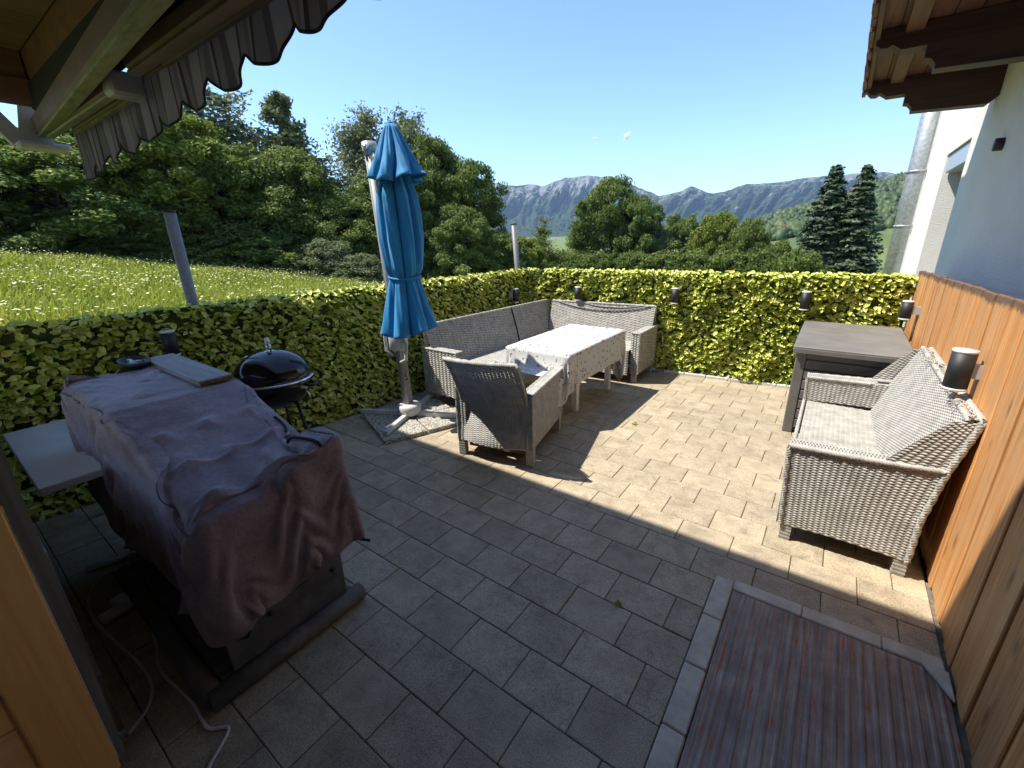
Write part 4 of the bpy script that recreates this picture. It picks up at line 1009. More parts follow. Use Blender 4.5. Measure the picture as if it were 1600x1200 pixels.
for q, (i, j) in enumerate(ring):
    x, y, z = Vl[top[i, j]]; hz = hemz(x, y, i, j)
    ox = (.13 if i == nx-1 else (-.08 if i == 0 else 0)); oy = (-.05 if j == 0 else (.05 if j == ny-1 else 0))
    for k in range(1, nz+1):
        t = k/nz; w = math.sin(q*.55)*.012*t
        skirt[q, k] = vid(('s', q, k), (x+ox*t*.7+(w if i in (0, nx-1) else 0), y+oy*t+(w if j in (0, ny-1) else 0), z+(hz-z)*t))
nq = len(ring)
for q in range(nq):
    q2 = (q+1) % nq; a, b = top[ring[q]], top[ring[q2]]
    for k in range(1, nz+1):
        c, d = skirt[q2, k], skirt[q, k]; Fq.append((a, b, c, d)); a, b = d, c
CV = np.array(Vl); Fq = np.array(Fq)
es = set()
for f in Fq.tolist():
    for a, b in ((0, 1), (1, 2), (2, 3), (3, 0), (0, 2), (1, 3)): es.add((min(f[a], f[b]), max(f[a], f[b])))
CE = np.array(sorted(es)); crest = np.linalg.norm(CV[CE[:, 1]]-CV[CE[:, 0]], axis=1)*1.018
q_ = CV*np.array([9, 11, 8.]); CV = CV+.006*np.stack([np.sin(q_[:, 1]*1.7+q_[:, 2]), np.sin(q_[:, 0]*1.3+q_[:, 2]*1.6), np.sin(q_[:, 0]+q_[:, 1]*2.1)], 1)+np.random.default_rng(5).normal(0, .003, CV.shape)
pin = np.zeros(len(CV), bool)
for i in range(3, 36):
    for j in range(3, ny-3): pin[top[i, j]] = True
for i in (54, 66, 77):
    for j in (8, 17, 26): pin[top[i, j]] = True
CV[pin, 2] = np.maximum(CV[pin, 2]-.016, 1.058*(CV[pin, 0] < -2.5))
CV[~pin, 2] += .004
pi_ = np.where(pin)[0]; rt = np.array([top[r] for r in ring]); dd_ = np.linalg.norm(CV[rt][:, None]-CV[pi_][None], axis=2); near = pi_[dd_.argmin(1)]
t1 = (rt, near, dd_.min(1)*1.03)
sc_ = np.array([skirt[q, k] for q in range(len(ring)) for k in range(1, nz+1)]); sp_ = np.repeat(rt, nz)
t2 = (sc_, sp_, np.linalg.norm(CV[sc_]-CV[sp_], axis=1)*1.02)
CV2 = pbd(CV, CE, crest, boxes, 60, 12, .0008, .010, .93, .5, .85, .02, .03, pin, (t1, t2))
gcv = link('grill_cover', fast_mesh('grill_cover', CV2, Fq, True), COVER); md = gcv.modifiers.new('smooth', 'SUBSURF'); md.levels = 1; md.render_levels = 1
md = gcv.modifiers.new('thickness', 'SOLIDIFY'); md.thickness = .004
tag(gcv, 'faded purple-grey fabric cover draped over the grill in the left foreground', 'grill cover')
cn_ = np.array([v.normal[:] for v in gcv.data.vertices]); tz_ = np.array([top[i, ny//2] for i in range(3, 30)]); cn_ = cn_*np.sign(cn_[tz_, 2].mean())
def seam(name, ids, r): MB().tube(CV2[ids]+cn_[ids]*.006, r, 6).build(name, PIPING, gcv, True)
seam('hem_piping', [skirt[q, nz] for q in range(0, nx+ny-1)], .007)
js = ny-5
seam('seam_piping', [top[i, js] for i in range(60, nx)]+[skirt[nx-1+js, k] for k in range(1, 12)], .007)

# board and ashtray on the cover
bd = thing('wooden_board', 'weathered grey board with chipped edge lying on top of the grill cover', 'board', (-2.95, .84, 1.06))
bm_ = MB().box((-3.36, .755, 1.062), (-2.52, .915, 1.088), .003, rot=R(0)).build('board_face', BOARDW, bd)
MB().box((-2.5195, .757, 1.063), (-2.508, .913, 1.086), .003).build('broken_edge', BROWNEDGE, bd)
for o in (bm_,): pass
ay = thing('ashtray', 'oval black dish with pale stubs beside the board on the grill cover', 'dish', (-3.18, .69, 1.06))
MB().lathe([(.07, 0), (.10, .006), (.125, .04), (.118, .042), (.095, .014), (.002, .012)], (-3.3, .70, 1.062), 24, (1.15, .6)).build('dish', BLACKM, ay, True)
stb = MB()
for i in range(6):
    a = random.random()*6; c = np.array([-3.3+random.uniform(-.06, .06), .70+random.uniform(-.03, .03), 1.090]); d = np.array([math.cos(a), math.sin(a)*.6, .12])*.028; stb.tube([c-d, c+d], .006, 6)
stuff(stb.build('stub', WHITEP, ay, True))

# kettle grill
KC = np.array([-3.16, 1.41, .835])
kg = thing('kettle_grill', 'glossy black kettle barbecue with closed lid in front of the shaded ivy', 'barbecue', (KC[0], KC[1], 0))
prf = [(.255*math.cos(a), .19*math.sin(a)) for a in np.linspace(0, PI/2-.02, 14)]
kl = MB().lathe([(.262, -.012), (.262, .0)]+prf, KC, 40).build('lid', BLACK, kg, True)
MB().lathe([(.264, -.018), (.268, -.012), (.264, -.004)], KC, 40).build('rim', CHROME, kg, True)
MB().lathe([(.02, -.22)]+[(.25*math.cos(a), -.22*math.sin(a)-.02) for a in np.linspace(PI/2-.1, 0, 12)], KC, 40).build('bowl', BLACK, kg, True)
hd = MB(); hd.tube([KC+[-.03, 0, .185], KC+[-.03, 0, .235], KC+[.03, 0, .235], KC+[.03, 0, .185]], .006, 6); h_ = hd.build('lid_handle', CHROME, kl, True)
MB().tube([KC+[0, 0, .235], KC+[0, 0, .275]], .016, 12).build('handle_knob', WHITEP, kl, True)
MB().lathe([(.045, .178), (.045, .186), (.02, .19)], KC, 16).build('handle_plate', CHROME, kl, True)
MB().lathe([(.03, 0), (.03, .006), (.012, .01)], KC+np.array([-.10, -.10, .147]), 12).build('vent', CHROME, kl, True)
sh = MB(); sh.tube([KC+[.20, .10, -.06], KC+[.26, .13, -.06], KC+[.24, .18, -.06], KC+[.18, .17, -.06]], .012, 8); sh.build('side_handle', BLACKM, kg, True)
MB().tube([KC+[.22, .09, -.09], KC+[.25, .10, -.12], KC+[.235, .11, -.17]], .008, 6).build('handle_strut', CHROME, kg, True)
for k in range(3):
    a = k*2*PI/3+.4; MB().tube([KC+[.15*math.cos(a), .15*math.sin(a), -.18], [KC[0]+.26*math.cos(a), KC[1]+.26*math.sin(a), .01]], .012, 8).build('leg', BLACKM, kg, True)

# white side table with plank
wt = thing('side_table', 'low white-topped side table between timber corner and covered grill', 'table', (-3.3, .3, 0))
MB().box((-3.86, .12, .66), (-2.79, .47, .70), .004).build('tabletop', WHITEP, wt)
for x in (-3.8, -3.0):
    MB().tube([(x, .42, 0), (x, .42, .659)], .015, 8).build('leg', BLACKM, wt)
tag(MB().box((-3.78, .40, .702), (-3.0, .47, .735), .004).build('plank', BROWNEDGE), 'narrow brown plank lying along the back of the white side table', 'plank')
tag(MB().tube([(-3.15, .19, .018), (-3.05, .48, .018)], .016, 10).build('white_tube', WHITEP, None, True), 'short white tube lying on the dark paving under the side table', 'tube')

# cables and power strip
def spline(pts, n=60):
    pts = np.array(pts, float); t = np.arange(len(pts)); tt = np.linspace(0, len(pts)-1, n); out = []
    for v in tt:
        i = min(int(v), len(pts)-2); f = v-i; p0 = pts[max(i-1, 0)]; p1 = pts[i]; p2 = pts[i+1]; p3 = pts[min(i+2, len(pts)-1)]
        out.append(.5*((2*p1)+(-p0+p2)*f+(2*p0-5*p1+4*p2-p3)*f*f+(-p0+3*p1-3*p2+p3)*f**3))
    return np.array(out)
Z = .007
tag(MB().tube(spline([(-1.86, .045, Z), (-1.95, .14, Z), (-2.14, .17, Z), (-2.62, .12, Z), (-2.88, .14, Z), (-3.02, .24, Z), (-2.92, .36, Z)]), .0065, 8).build('cable', CABLEM, None, True), 'grey-white power cable curving on the paving beside the timber corner', 'cable')
tag(MB().tube(spline([(-1.40, .10, Z), (-1.49, .18, Z), (-1.57, .275, Z), (-1.64, .23, Z), (-1.80, .235, Z), (-2.07, .21, Z), (-2.24, .245, Z), (-2.40, .27, Z), (-2.6, .30, Z)]), .0065, 8).build('cable', CABLEM, None, True), 'grey-white cable running from under the grill skid to the picture bottom', 'cable')
ps = thing('power_strip', 'white power strip with a square plug lying between timber corner and grill', 'power strip', (-2.62, .26, 0))
MB().box((-2.66, .13, .004), (-2.60, .37, .04), .008, rot=.15).build('strip', WHITEP, ps)
MB().box((-2.66, .19, .041), (-2.59, .25, .085), .008, rot=.15).build('plug', WHITEP, ps)

# ------------------------------------------------------------------ meadow grass
rg = np.random.default_rng(11)
def scatter(n, rmin, rmax, a0, a1, pw=1.0):
    az = np.radians(rg.uniform(a0, a1, n)); r = rmin+(rmax-rmin)*rg.random(n)**pw
    return r*np.sin(az), r*np.cos(az)
gxs, gys = scatter(150000, 4.6, 30, -96, -40, .95)
ok = (gxs < HL(gys)-.25) | (gys > 6.5); gxs, gys = gxs[ok], gys[ok]; n = len(gxs)
gz = zmead(gxs, gys); h = rg.uniform(.16, .42, n)*(1+.25*np.sin(gxs*1.3)*np.sin(gys*1.1)); w = rg.uniform(.006, .014, n)*(1+np.hypot(gxs, gys)/14); a = rg.uniform(0, 2*PI, n); ln_ = rg.normal(0, .35, (n, 2))*h[:, None]
dx, dy = np.cos(a)*w, np.sin(a)*w
V = np.zeros((n, 5, 3)); V[:, 0] = np.stack([gxs-dx, gys-dy, gz], 1); V[:, 1] = np.stack([gxs+dx, gys+dy, gz], 1)
V[:, 2] = np.stack([gxs+dx*.8+ln_[:, 0]*.4, gys+dy*.8+ln_[:, 1]*.4, gz+h*.6], 1); V[:, 3] = np.stack([gxs-dx*.8+ln_[:, 0]*.4, gys-dy*.8+ln_[:, 1]*.4, gz+h*.6], 1)
V[:, 4] = np.stack([gxs+ln_[:, 0], gys+ln_[:, 1], gz+h], 1)
b = np.arange(n)[:, None]*5; F3 = np.concatenate([b+np.array([0, 1, 2]), b+np.array([0, 2, 3]), b+np.array([3, 2, 4])])
stuff(link('meadow_grass', fast_mesh('meadow_grass', V.reshape(-1, 3), F3), MEADOW))['label'] = 'tall green meadow grass on the slope behind the left ivy screen'
n = 15000; fx, fy = scatter(n, 5.5, 30, -96, -40, .8); ok = (fx < HL(fy)-.5) | (fy > 6.8); fx, fy = fx[ok], fy[ok]
pn_ = np.sin(fx*.9+1)*np.sin(fy*.7)+rg.normal(0, .6, len(fx)); fx, fy = fx[pn_ > -.4], fy[pn_ > -.4]; n = len(fx)
fz = zmead(fx, fy)+rg.uniform(.30, .52, n); fr_ = rg.uniform(.012, .031, n); k6 = np.arange(7)*2*PI/7
V = np.zeros((n, 8, 3)); V[:, 0] = np.stack([fx, fy, fz+fr_*.12], 1)
tl = rg.normal(0, .25, (n, 2))
for k in range(7):
    rr = fr_*rg.uniform(.6, 1.1, n); ex, ey = rr*math.cos(k6[k]), rr*math.sin(k6[k]); V[:, k+1] = np.stack([fx+ex, fy+ey, fz-fr_*.1+ex*tl[:, 0]+ey*tl[:, 1]], 1)
b = np.arange(n)[:, None]*8; F3 = np.concatenate([b+np.array([0, k+1, (k+1) % 7+1]) for k in range(7)])
stuff(link('umbel_flowers', fast_mesh('umbel_flowers', V.reshape(-1, 3), F3), UMBEL))['label'] = 'flat cream flower heads scattered over the meadow'

# ------------------------------------------------------------------ trees
def leafquads(C, nrm, size, rg, asp=1.7):
    n = len(C); up = rg.normal(0, 1, (n, 3)); t = np.cross(nrm, up); t /= np.linalg.norm(t, axis=1)[:, None]+1e-9; b = np.cross(nrm, t)
    s = size[:, None]; V = np.stack([C-t*s*.5*asp, C-b*s*.42+t*s*.05, C+t*s*.5*asp, C+b*s*.42+t*s*.05], 1)
    V[:, 0] += nrm*s*.10; V[:, 2] -= nrm*s*.12
    return V.reshape(-1, 3)
def tree_mesh(kind, H, W, seedv, n, leaf):
    rg = np.random.default_rng(seedv); tr = MB(); cl = []
    def prof(t):
        if kind == 'round': return np.sqrt(np.clip(1-((t-.52)/.50)**2, .03, 1))
        if kind == 'dome': return np.where(t < .35, .85+.15*t/.35, np.sqrt(np.clip(1-((t-.35)/.66)**2, .02, 1)))
        if kind == 'point': return np.clip(1.06-t, .04, 1)**.62*np.clip(t*3.5+.55, 0, 1)
        if kind == 'slim': return np.clip(1.05-t, .05, 1)**.5*np.clip(t*2+.35, 0, 1)
        if kind == 'birch': return np.sqrt(np.clip(1-((t-.5)/.55)**2, .04, 1))
        return 1+0*t
    z0 = {'round': .06, 'dome': .02, 'point': .05, 'slim': .12, 'birch': .14}[kind]*H
    K = {'round': 150, 'dome': 170, 'point': 150, 'slim': 230, 'birch': 110}[kind]
    top = np.array([rg.normal(0, .03*W), rg.normal(0, .03*W), H*.95])
    tr.tube([(0, 0, -.6), (top[0]*.3, top[1]*.3, H*.35), (top[0]*.7, top[1]*.7, H*.7), tuple(top)], [.03*H*.75+.03, .02*H*.75, .011*H*.7, .012], 8)
    for i in range(K):
        t = rg.random()**.85; a = rg.uniform(0, 2*PI); rr = W/2*prof(np.array(t))*(.45+.55*rg.random()**.6)*rg.uniform(.82, 1.12)
        c = np.array([rr*math.cos(a)+top[0]*t, rr*math.sin(a)+top[1]*t, z0+(H*.97-z0)*t]); cl.append((c, rr))
        if i % 3 == 0 or kind == 'slim':
            zb = max(.12*H, c[2]-rr*.9-.1*H); pb = np.array([top[0]*zb/H, top[1]*zb/H, zb]); tr.tube([pb, (pb+c)/2+np.array([0, 0, -.03*H]), c], [.006*H, .004*H, .006], 5)
    per = n//K; Cs = []; Ns = []; Sz = []
    for c, rr in cl:
        br = (W*rg.uniform(.03, .065) if kind == 'slim' else W*rg.uniform(.06, .125))*(.35+.65*min(1.15, float(prof(np.array(t))))); m = int(per*rg.uniform(.6, 1.4))
        d = rg.normal(0, 1, (m, 3)); d /= np.linalg.norm(d, axis=1)[:, None]; rad = br*rg.random(m)**.45
        p = c+d*rad[:, None]*np.array([1, 1, .8])
        if kind == 'birch':
            p = c+d*rad[:, None]*np.array([.7, .7, .4]); p[:, 2] -= rg.random(m)**1.2*.16*H*.9; p[:, :2] += (p[:, :2]-c[:2])*.1
        nn = d*np.array([.8, .8, .6])+np.array([0, 0, .30])+rg.normal(0, .65, (m, 3)); nn /= np.linalg.norm(nn, axis=1)[:, None]
        Cs.append(p); Ns.append(nn); Sz.append(leaf*rg.uniform(.6, 1.3, m))
    Cc = np.concatenate(Cs); V = leafquads(Cc, np.concatenate(Ns), np.concatenate(Sz), rg); m = len(Cc)
    F = (np.arange(m)[:, None]*4+np.arange(4)); return tr.mesh('trunk', True), fast_mesh('crown', V, F)
def airy_mesh(H, W, seedv, n, leaf, kind):
    "feathery tree: rising leaders with many thin side branches, leaves along the twigs"
    rg = np.random.default_rng(seedv); tr = MB(); Cs = []; Ns = []; Sz = []
    lead = []
    for q in range({'open': 3, 'point': 1, 'birch': 3}[kind]):
        a = rg.uniform(0, 6.28); o = (0 if q == 0 else W*rg.uniform(.10, .22)); jt = .003 if kind == 'point' else .012; hh = H*(1 if q == 0 else rg.uniform(.78, .95)); pts = []
        for t in np.linspace(0, 1, 9): pts.append((o*t**.8*math.cos(a)+rg.normal(0, jt*H)*t, o*t**.8*math.sin(a)+rg.normal(0, jt*H)*t, hh*t-(.6 if t == 0 else 0)))
        tr.tube(pts, np.linspace(.016*H, .008, 9), 7); lead.append(np.array(pts))
    NB = {'open': 120, 'point': 170, 'birch': 150}[kind]; per = n//NB
    for b_ in range(NB):
        P_ = lead[rg.integers(len(lead))]; t = rg.uniform({'open': .22, 'point': .06, 'birch': .22}[kind], .985)
        p0 = np.array([np.interp(t, np.linspace(0, 1, 9), P_[:, k]) for k in range(3)])
        pr = {'open': (1.12-t)**.55*min(1, .35+t*1.4), 'point': (1.03-t)**.72*min(1, .7+t*1.5), 'birch': min(1, (1.1-t)*2.2)**.6*min(1, .45+t)}[kind]
        L = W*.5*pr*rg.uniform(.6, 1.15); a = rg.uniform(0, 6.28); up = {'open': rg.uniform(.5, 1.1), 'point': rg.uniform(.35, .8), 'birch': rg.uniform(.25, .8)}[kind]
        d = np.array([math.cos(a), math.sin(a), up]); d /= np.linalg.norm(d)
        s = np.linspace(0, 1, 6); br = p0+d*L*s[:, None]; br[:, 2] += {'open': .05, 'point': -.03, 'birch': -.10}[kind]*L*s**2
        tr.tube(br, np.linspace(.0035*H*.5+.006, .004, 6), 4, False)
        m = max(6, int(per*rg.uniform(.5, 1.5)*(.35+.65*L/(W*.5)))); u_ = rg.random(m)**.7; c = p0+d*L*u_[:, None]; sp = (.05+.11*u_)*L+.07
        c = c+rg.normal(0, 1, (m, 3))*sp[:, None]*np.array([.8, .8, .7])
        if kind == 'birch': c[:, 2] -= rg.random(m)**1.5*.085*H*(.4+u_)
        nn = rg.normal(0, .8, (m, 3))+np.array([0, 0, .35]); nn /= np.linalg.norm(nn, axis=1)[:, None]
        Cs.append(c); Ns.append(nn); Sz.append(leaf*rg.uniform(.6, 1.3, m))
    Cc = np.concatenate(Cs); V = leafquads(Cc, np.concatenate(Ns), np.concatenate(Sz), rg); m = len(Cc)
    return tr.mesh('trunk', True), fast_mesh('crown', V, np.arange(m)[:, None]*4+np.arange(4))
def spruce_mesh(H, W, seedv):
    rg = np.random.default_rng(seedv); tr = MB().tube([(0, 0, -.5), (0, 0, H*.5), (0, 0, H*.98)], [.15, .09, .01], 8)
    Cs = []; Ns = []; Sz = []
    z = .03*H
    while z < H*.985:
        t = z/H; r = W/2*(1-t)**.72*(1 if t > .1 else .85)+.05; nb = int(9+9*(1-t)); a0 = rg.random()*6
        for k in range(nb):
            a = a0+k*2*PI/nb+rg.normal(0, .12); L = r*rg.uniform(.55, 1.22); m = max(8, int(70*L)); s = rg.random(m)**.8
            rad = L*s; sp = rg.normal(0, .10+.10*s, m)*L*.7
            px = rad*math.cos(a)-sp*math.sin(a); py = rad*math.sin(a)+sp*math.cos(a); pz = z+rg.normal(0, .09)-rg.uniform(.3, .52)*L*s**1.3+.16*L*s**4-np.abs(rg.normal(0, .05+.02*L, m))
            Cs.append(np.stack([px, py, pz], 1)); d = np.array([math.cos(a), math.sin(a), .9]); nn = d+rg.normal(0, .5, (m, 3)); Ns.append(nn/np.linalg.norm(nn, axis=1)[:, None]); Sz.append(rg.uniform(.07, .17, m))
        z += rg.uniform(.17, .27)*(1-.45*t)
    Cc = np.concatenate(Cs); V = leafquads(Cc, np.concatenate(Ns), np.concatenate(Sz), rg, 1.5); m = len(Cc)
    return tr.mesh('trunk', True), fast_mesh('crown', V, np.arange(m)[:, None]*4+np.arange(4))
TM = {'dome': tree_mesh('dome', 8, 7.0, 1, 56000, .125), 'dome2': tree_mesh('dome', 8, 6.5, 2, 52000, .125), 'round': tree_mesh('round', 8, 6.0, 3, 46000, .125), 'round2': tree_mesh('round', 8, 6.0, 13, 38000, .14),
      'point': airy_mesh(9, 4.4, 4, 26000, .125, 'point'), 'slim': airy_mesh(8, 3.6, 5, 7000, .105, 'open'), 'slim2': airy_mesh(8, 4.0, 15, 10000, .105, 'open'), 'birch': airy_mesh(9, 4.2, 6, 26000, .11, 'birch'), 'bush': tree_mesh('dome', 3, 3.6, 8, 15000, .095), 'spruce': spruce_mesh(9.6, 3.3, 9), 'spruce2': spruce_mesh(9.6, 3.1, 19)}
BH = {'dome': 8, 'dome2': 8, 'round': 8, 'round2': 8, 'point': 9, 'slim': 8, 'slim2': 8, 'birch': 9, 'bush': 3, 'spruce': 9.6, 'spruce2': 9.6}
BW = {'dome': 7, 'dome2': 6.5, 'round': 6, 'round2': 6, 'point': 4.4, 'slim': 3, 'slim2': 3.4, 'birch': 4.2, 'bush': 3.6, 'spruce': 3.3, 'spruce2': 3.1}
def plant(az, el, D, kind, W, mt, label, name='tree', cat='tree', group=None, zoff=0):
    a = R(az); x, y = D*math.sin(a), D*math.cos(a); z = float(zg(np.array(x), np.array(y)))+zoff; ztop = 1.75+el*D; H = ztop-z
    t = thing(name, label, cat, (x, y, z), 0, group)
    tm, cm = TM[kind]
    s = H/BH[kind]; sw = W/BW[kind]; rz = random.uniform(0, 6.28)
    for nm, me, m in (('trunk', tm, BIRCHB if kind == 'birch' else BARK), ('crown', cm, mt)):
        me2 = me if not me.materials or me.materials[0] == m else me.copy()
        if me2 is not me: me2.materials.clear()
        o = link(nm, me2, m, t, False); o.scale = (sw, sw, s); o.rotation_euler = (0, 0, rz)
    return t
GL = 'broadleaf trees along the meadow edge'
plant(-87, .165, 27, 'round', 8, TREE_DK, 'dark broadleaf tree at the far left picture edge, partly behind the awning bracket', 'broadleaf_tree', group=GL)
plant(-79.5, .150, 26, 'dome', 7.5, TREE_DK, 'dark wide tree under the left end of the awning', 'broadleaf_tree', group=GL)
plant(-74.5, .198, 28, 'dome2', 8, TREE_DK, 'dark tall tree behind the middle of the awning valance', 'broadleaf_tree', group=GL)
plant(-71.2, .205, 27, 'round', 6.5, TREE_LT, 'mid green dense tree left of the thin airy trees', 'broadleaf_tree', group=GL)
plant(-68.3, .275, 29, 'slim2', 6.4, TREE_GR, 'thin airy tree with open crown rising above the dense trees, left of its twin', 'young_tree', group=GL)
plant(-65.6, .245, 29, 'slim', 5.4, TREE_GR, 'thin leaning airy tree with few leaves left of the pointed tree', 'young_tree', group=GL)
plant(-65.6, .158, 26.5, 'dome', 6.4, TREE_MD, 'mid green bushy tree behind the left grey post', 'broadleaf_tree', group=GL)
plant(-60.4, .25, 28.5, 'point', 6.4, TREE_GR, 'grey-green pointed tree standing highest left of the parasol', 'pointed_tree', group=GL)
plant(-61.0, .160, 27, 'dome2', 5.6, TREE_MD, 'mid green dense tree at the foot of the pointed tree', 'broadleaf_tree', group=GL)
plant(-57.2, .155, 27.5, 'slim', 4.6, TREE_GR, 'sparse thin tree in the gap between pointed tree and birches', 'young_tree', group=GL)
plant(-56.4, .085, 26, 'dome', 5, TREE_DK, 'low dark tree just left of the parasol pole', 'broadleaf_tree', group=GL)
plant(-51.6, .238, 31, 'birch', 4.8, TREE_GR, 'drooping birch directly behind the top of the grey parasol pole', 'birch_tree', group=GL)
plant(-47.6, .235, 32, 'birch', 4.8, TREE_GR, 'drooping birch directly behind the top of the blue canopy', 'birch_tree', group=GL)
plant(-50.2, .14, 28, 'round', 5.5, TREE_DK, 'dark round tree behind the middle of the blue canopy', 'broadleaf_tree', group=GL)
plant(-44.9, .188, 29, 'dome2', 4.8, TREE_MD, 'dense dark tree close right of the blue canopy', 'broadleaf_tree', group=GL)
plant(-41.3, .150, 29, 'round', 4.6, TREE_MD, 'tall rounded tree with trunk showing, last before the mountains', 'broadleaf_tree', group=GL)
plant(-42.5, .06, 26, 'dome', 4.5, TREE_DK, 'low dark tree above the left screen right of the canopy', 'broadleaf_tree', group=GL)
plant(-38.6, .012, 27, 'dome2', 4.2, TREE_DK, 'low dark shrubby tree above the screen beside the leaning post', 'broadleaf_tree', group=GL)
for i, (az, el, D, W) in enumerate(((-92, .15, 31, 9), (-83, .07, 31, 8), (-77, .08, 32, 8), (-71.5, .08, 33, 8), (-64, .06, 33, 8), (-59, .04, 33, 7), (-54, .03, 33, 7), (-48.5, .04, 33, 7), (-44, .05, 33, 6))):
    plant(az, el, D, ('dome', 'round2')[i % 2], W, TREE_DK, 'dark tree of the hidden back row, '+('outermost on the left', 'behind the left awning end', 'behind the awning valance', 'behind the thin airy tree', 'right of the grey post', 'behind the pointed tree', 'behind the low bush by the parasol pole', 'behind the blue canopy', 'right of the blue canopy')[i], 'broadleaf_tree', group='back row of trees behind the meadow edge')
plant(-58.6, .0, 22.5, 'bush', 2.7, TREE_GR, 'pale rounded bush at the meadow edge, left of its lower neighbour', 'bush', 'bush')
plant(-54.2, -.030, 21.5, 'bush', 2.8, TREE_GR, 'pale low bush at the meadow edge just left of the parasol pole', 'bush', 'bush')
for (az, D), wh in zip(((-90, 25.5), (-85, 25.2), (-80, 25), (-75.5, 24.6), (-71, 24.3), (-67, 24), (-63, 23.6)), ('leftmost of its row', 'second of its row from the left', 'below the left end of the awning', 'below the awning valance', 'just left of the grey post', 'just right of the grey post', 'last before the pale bush')):
    plant(az, .015, D+.6, 'bush', 4.4, TREE_DK, 'dark bush at the foot of the meadow trees, '+wh, 'bush', 'bush', 'dark bushes at the foot of the trees')
GR = 'garden trees behind the far ivy screen'
plant(-36.2, -.008, 30, 'point', 2.2, TREE_DK, 'small dark conical tree just left of the leaning post', 'broadleaf_tree', group=GR)
plant(-34.2, -.004, 31, 'dome', 3.4, TREE_LT, 'small yellow-green tree right of the leaning post', 'broadleaf_tree', group=GR)
plant(-31.8, .030, 34, 'slim2', 3.0, TREE_MD, 'slim young tree standing alone before the mountain', 'young_tree', group=GR)
plant(-29.8, -.035, 36, 'bush', 4.5, TREE_MD, 'low green bush right of the slim young tree', 'bush', 'bush')
plant(-27.2, .066, 38, 'point', 4.2, TREE_MD, 'left shoulder of the big green tree group before the mountain', 'pointed_tree', group=GR)
plant(-23.6, .106, 40, 'dome2', 6.0, TREE_MD, 'tallest dense green tree in the middle before the mountain', 'broadleaf_tree', group=GR)
plant(-20.6, .080, 39, 'round', 4.6, TREE_DK, 'dark tree on the right side of the tallest middle tree', 'broadleaf_tree', group=GR)
plant(-18.4, .052, 40, 'point', 3.6, TREE_GR, 'greyish tree right of the tall middle tree', 'pointed_tree', group=GR)
plant(-15.4, .034, 44, 'round2', 4.6, TREE_DK, 'dark rounded tree between greyish tree and light green tree', 'broadleaf_tree', group=GR)
plant(-12.0, .032, 40, 'dome', 4.8, TREE_LT, 'light yellow-green rounded tree right of the middle', 'broadleaf_tree', group=GR)
plant(-8.5, .018, 38, 'dome2', 3.6, TREE_MD, 'mid green tree between light green tree and the spruces', 'broadleaf_tree', group=GR)
plant(-5.2, -.024, 37, 'bush', 3.6, TREE_MD, 'low green bush left of the spruces', 'bush', 'bush')
plant(-1.7, .110, 36, 'spruce', 5.0, TREE_SP, 'dark slender spruce, the left one of the pair', 'spruce', 'spruce', 'pair of spruces')
plant(.75, .106, 36, 'spruce2', 4.6, TREE_SP, 'dark slender spruce, the right one of the pair beside the downpipe', 'spruce', 'spruce', 'pair of spruces')
for az, wh in zip((-33, -28.5, -25, -21, -17.3, -13.8, -10, -6.8, -3.6), ('at its left end by the leaning post', 'under the slim young tree', 'left under the tallest middle tree', 'right under the tallest middle tree', 'under the greyish tree', 'left under the light green tree', 'right under the light green tree', 'third from the spruces', 'next to the spruces')):
    plant(az, -.040, 33.5, 'bush', 4.2, TREE_MD, 'dark low bush over the far screen, '+wh, 'bush', 'bush', 'low bushes behind the far screen')

# ------------------------------------------------------------------ hillside, mountains
def fbm(x, y, sd, oct=5, ridged=False):
    rg = np.random.default_rng(sd); out = np.zeros_like(x); amp = 1; fq = 1; tot = 0
    for o in range(oct):
        v = np.zeros_like(x)
        for k in range(5):
            a = rg.uniform(0, 2*PI); p = rg.uniform(0, 2*PI); f = fq*rg.uniform(.7, 1.4); v += np.sin((x*math.cos(a)+y*math.sin(a))*f*2*PI+p+1.3*np.sin((x*math.sin(a)-y*math.cos(a))*f*3+p))
        v /= 5**.5*1.2; v = 1-np.abs(v)*1.6 if ridged else v
        out += amp*v; tot += amp; amp *= .52; fq *= 2.03
    return out/tot
hz_a = np.array([-24, -16, -12, -8, -5, -2, 1, 4, 8, 14, 22, 30]); hz_e = np.array([-.012, -.010, -.004, .012, .028, .045, .062, .078, .088, .10, .11, .10])
AZ = np.linspace(-24, 30, 240); DD = np.linspace(0, 1, 70)
A2, D2 = np.meshgrid(AZ, DD, indexing='ij'); ev = np.interp(A2, hz_a, hz_e)
Dm = 260+D2*420; zt_ = 1.75+ev*(680)
Zh = -7+(zt_+7)*np.clip(D2, 0, 1)**.8*1.0+fbm(A2*.11, D2*3, 5)*6*D2*(1-D2)*3
Ph = np.stack([Dm*np.sin(np.radians(A2)), Dm*np.cos(np.radians(A2)), Zh-.2], -1)
HILL = M('hill_grass', (.07, .10, .025), (.13, .16, .045), .02, .95)
Ph2 = Ph.copy()
struct(MB().grid(Ph).build('hillside', HILL, None, True, fixn=False))
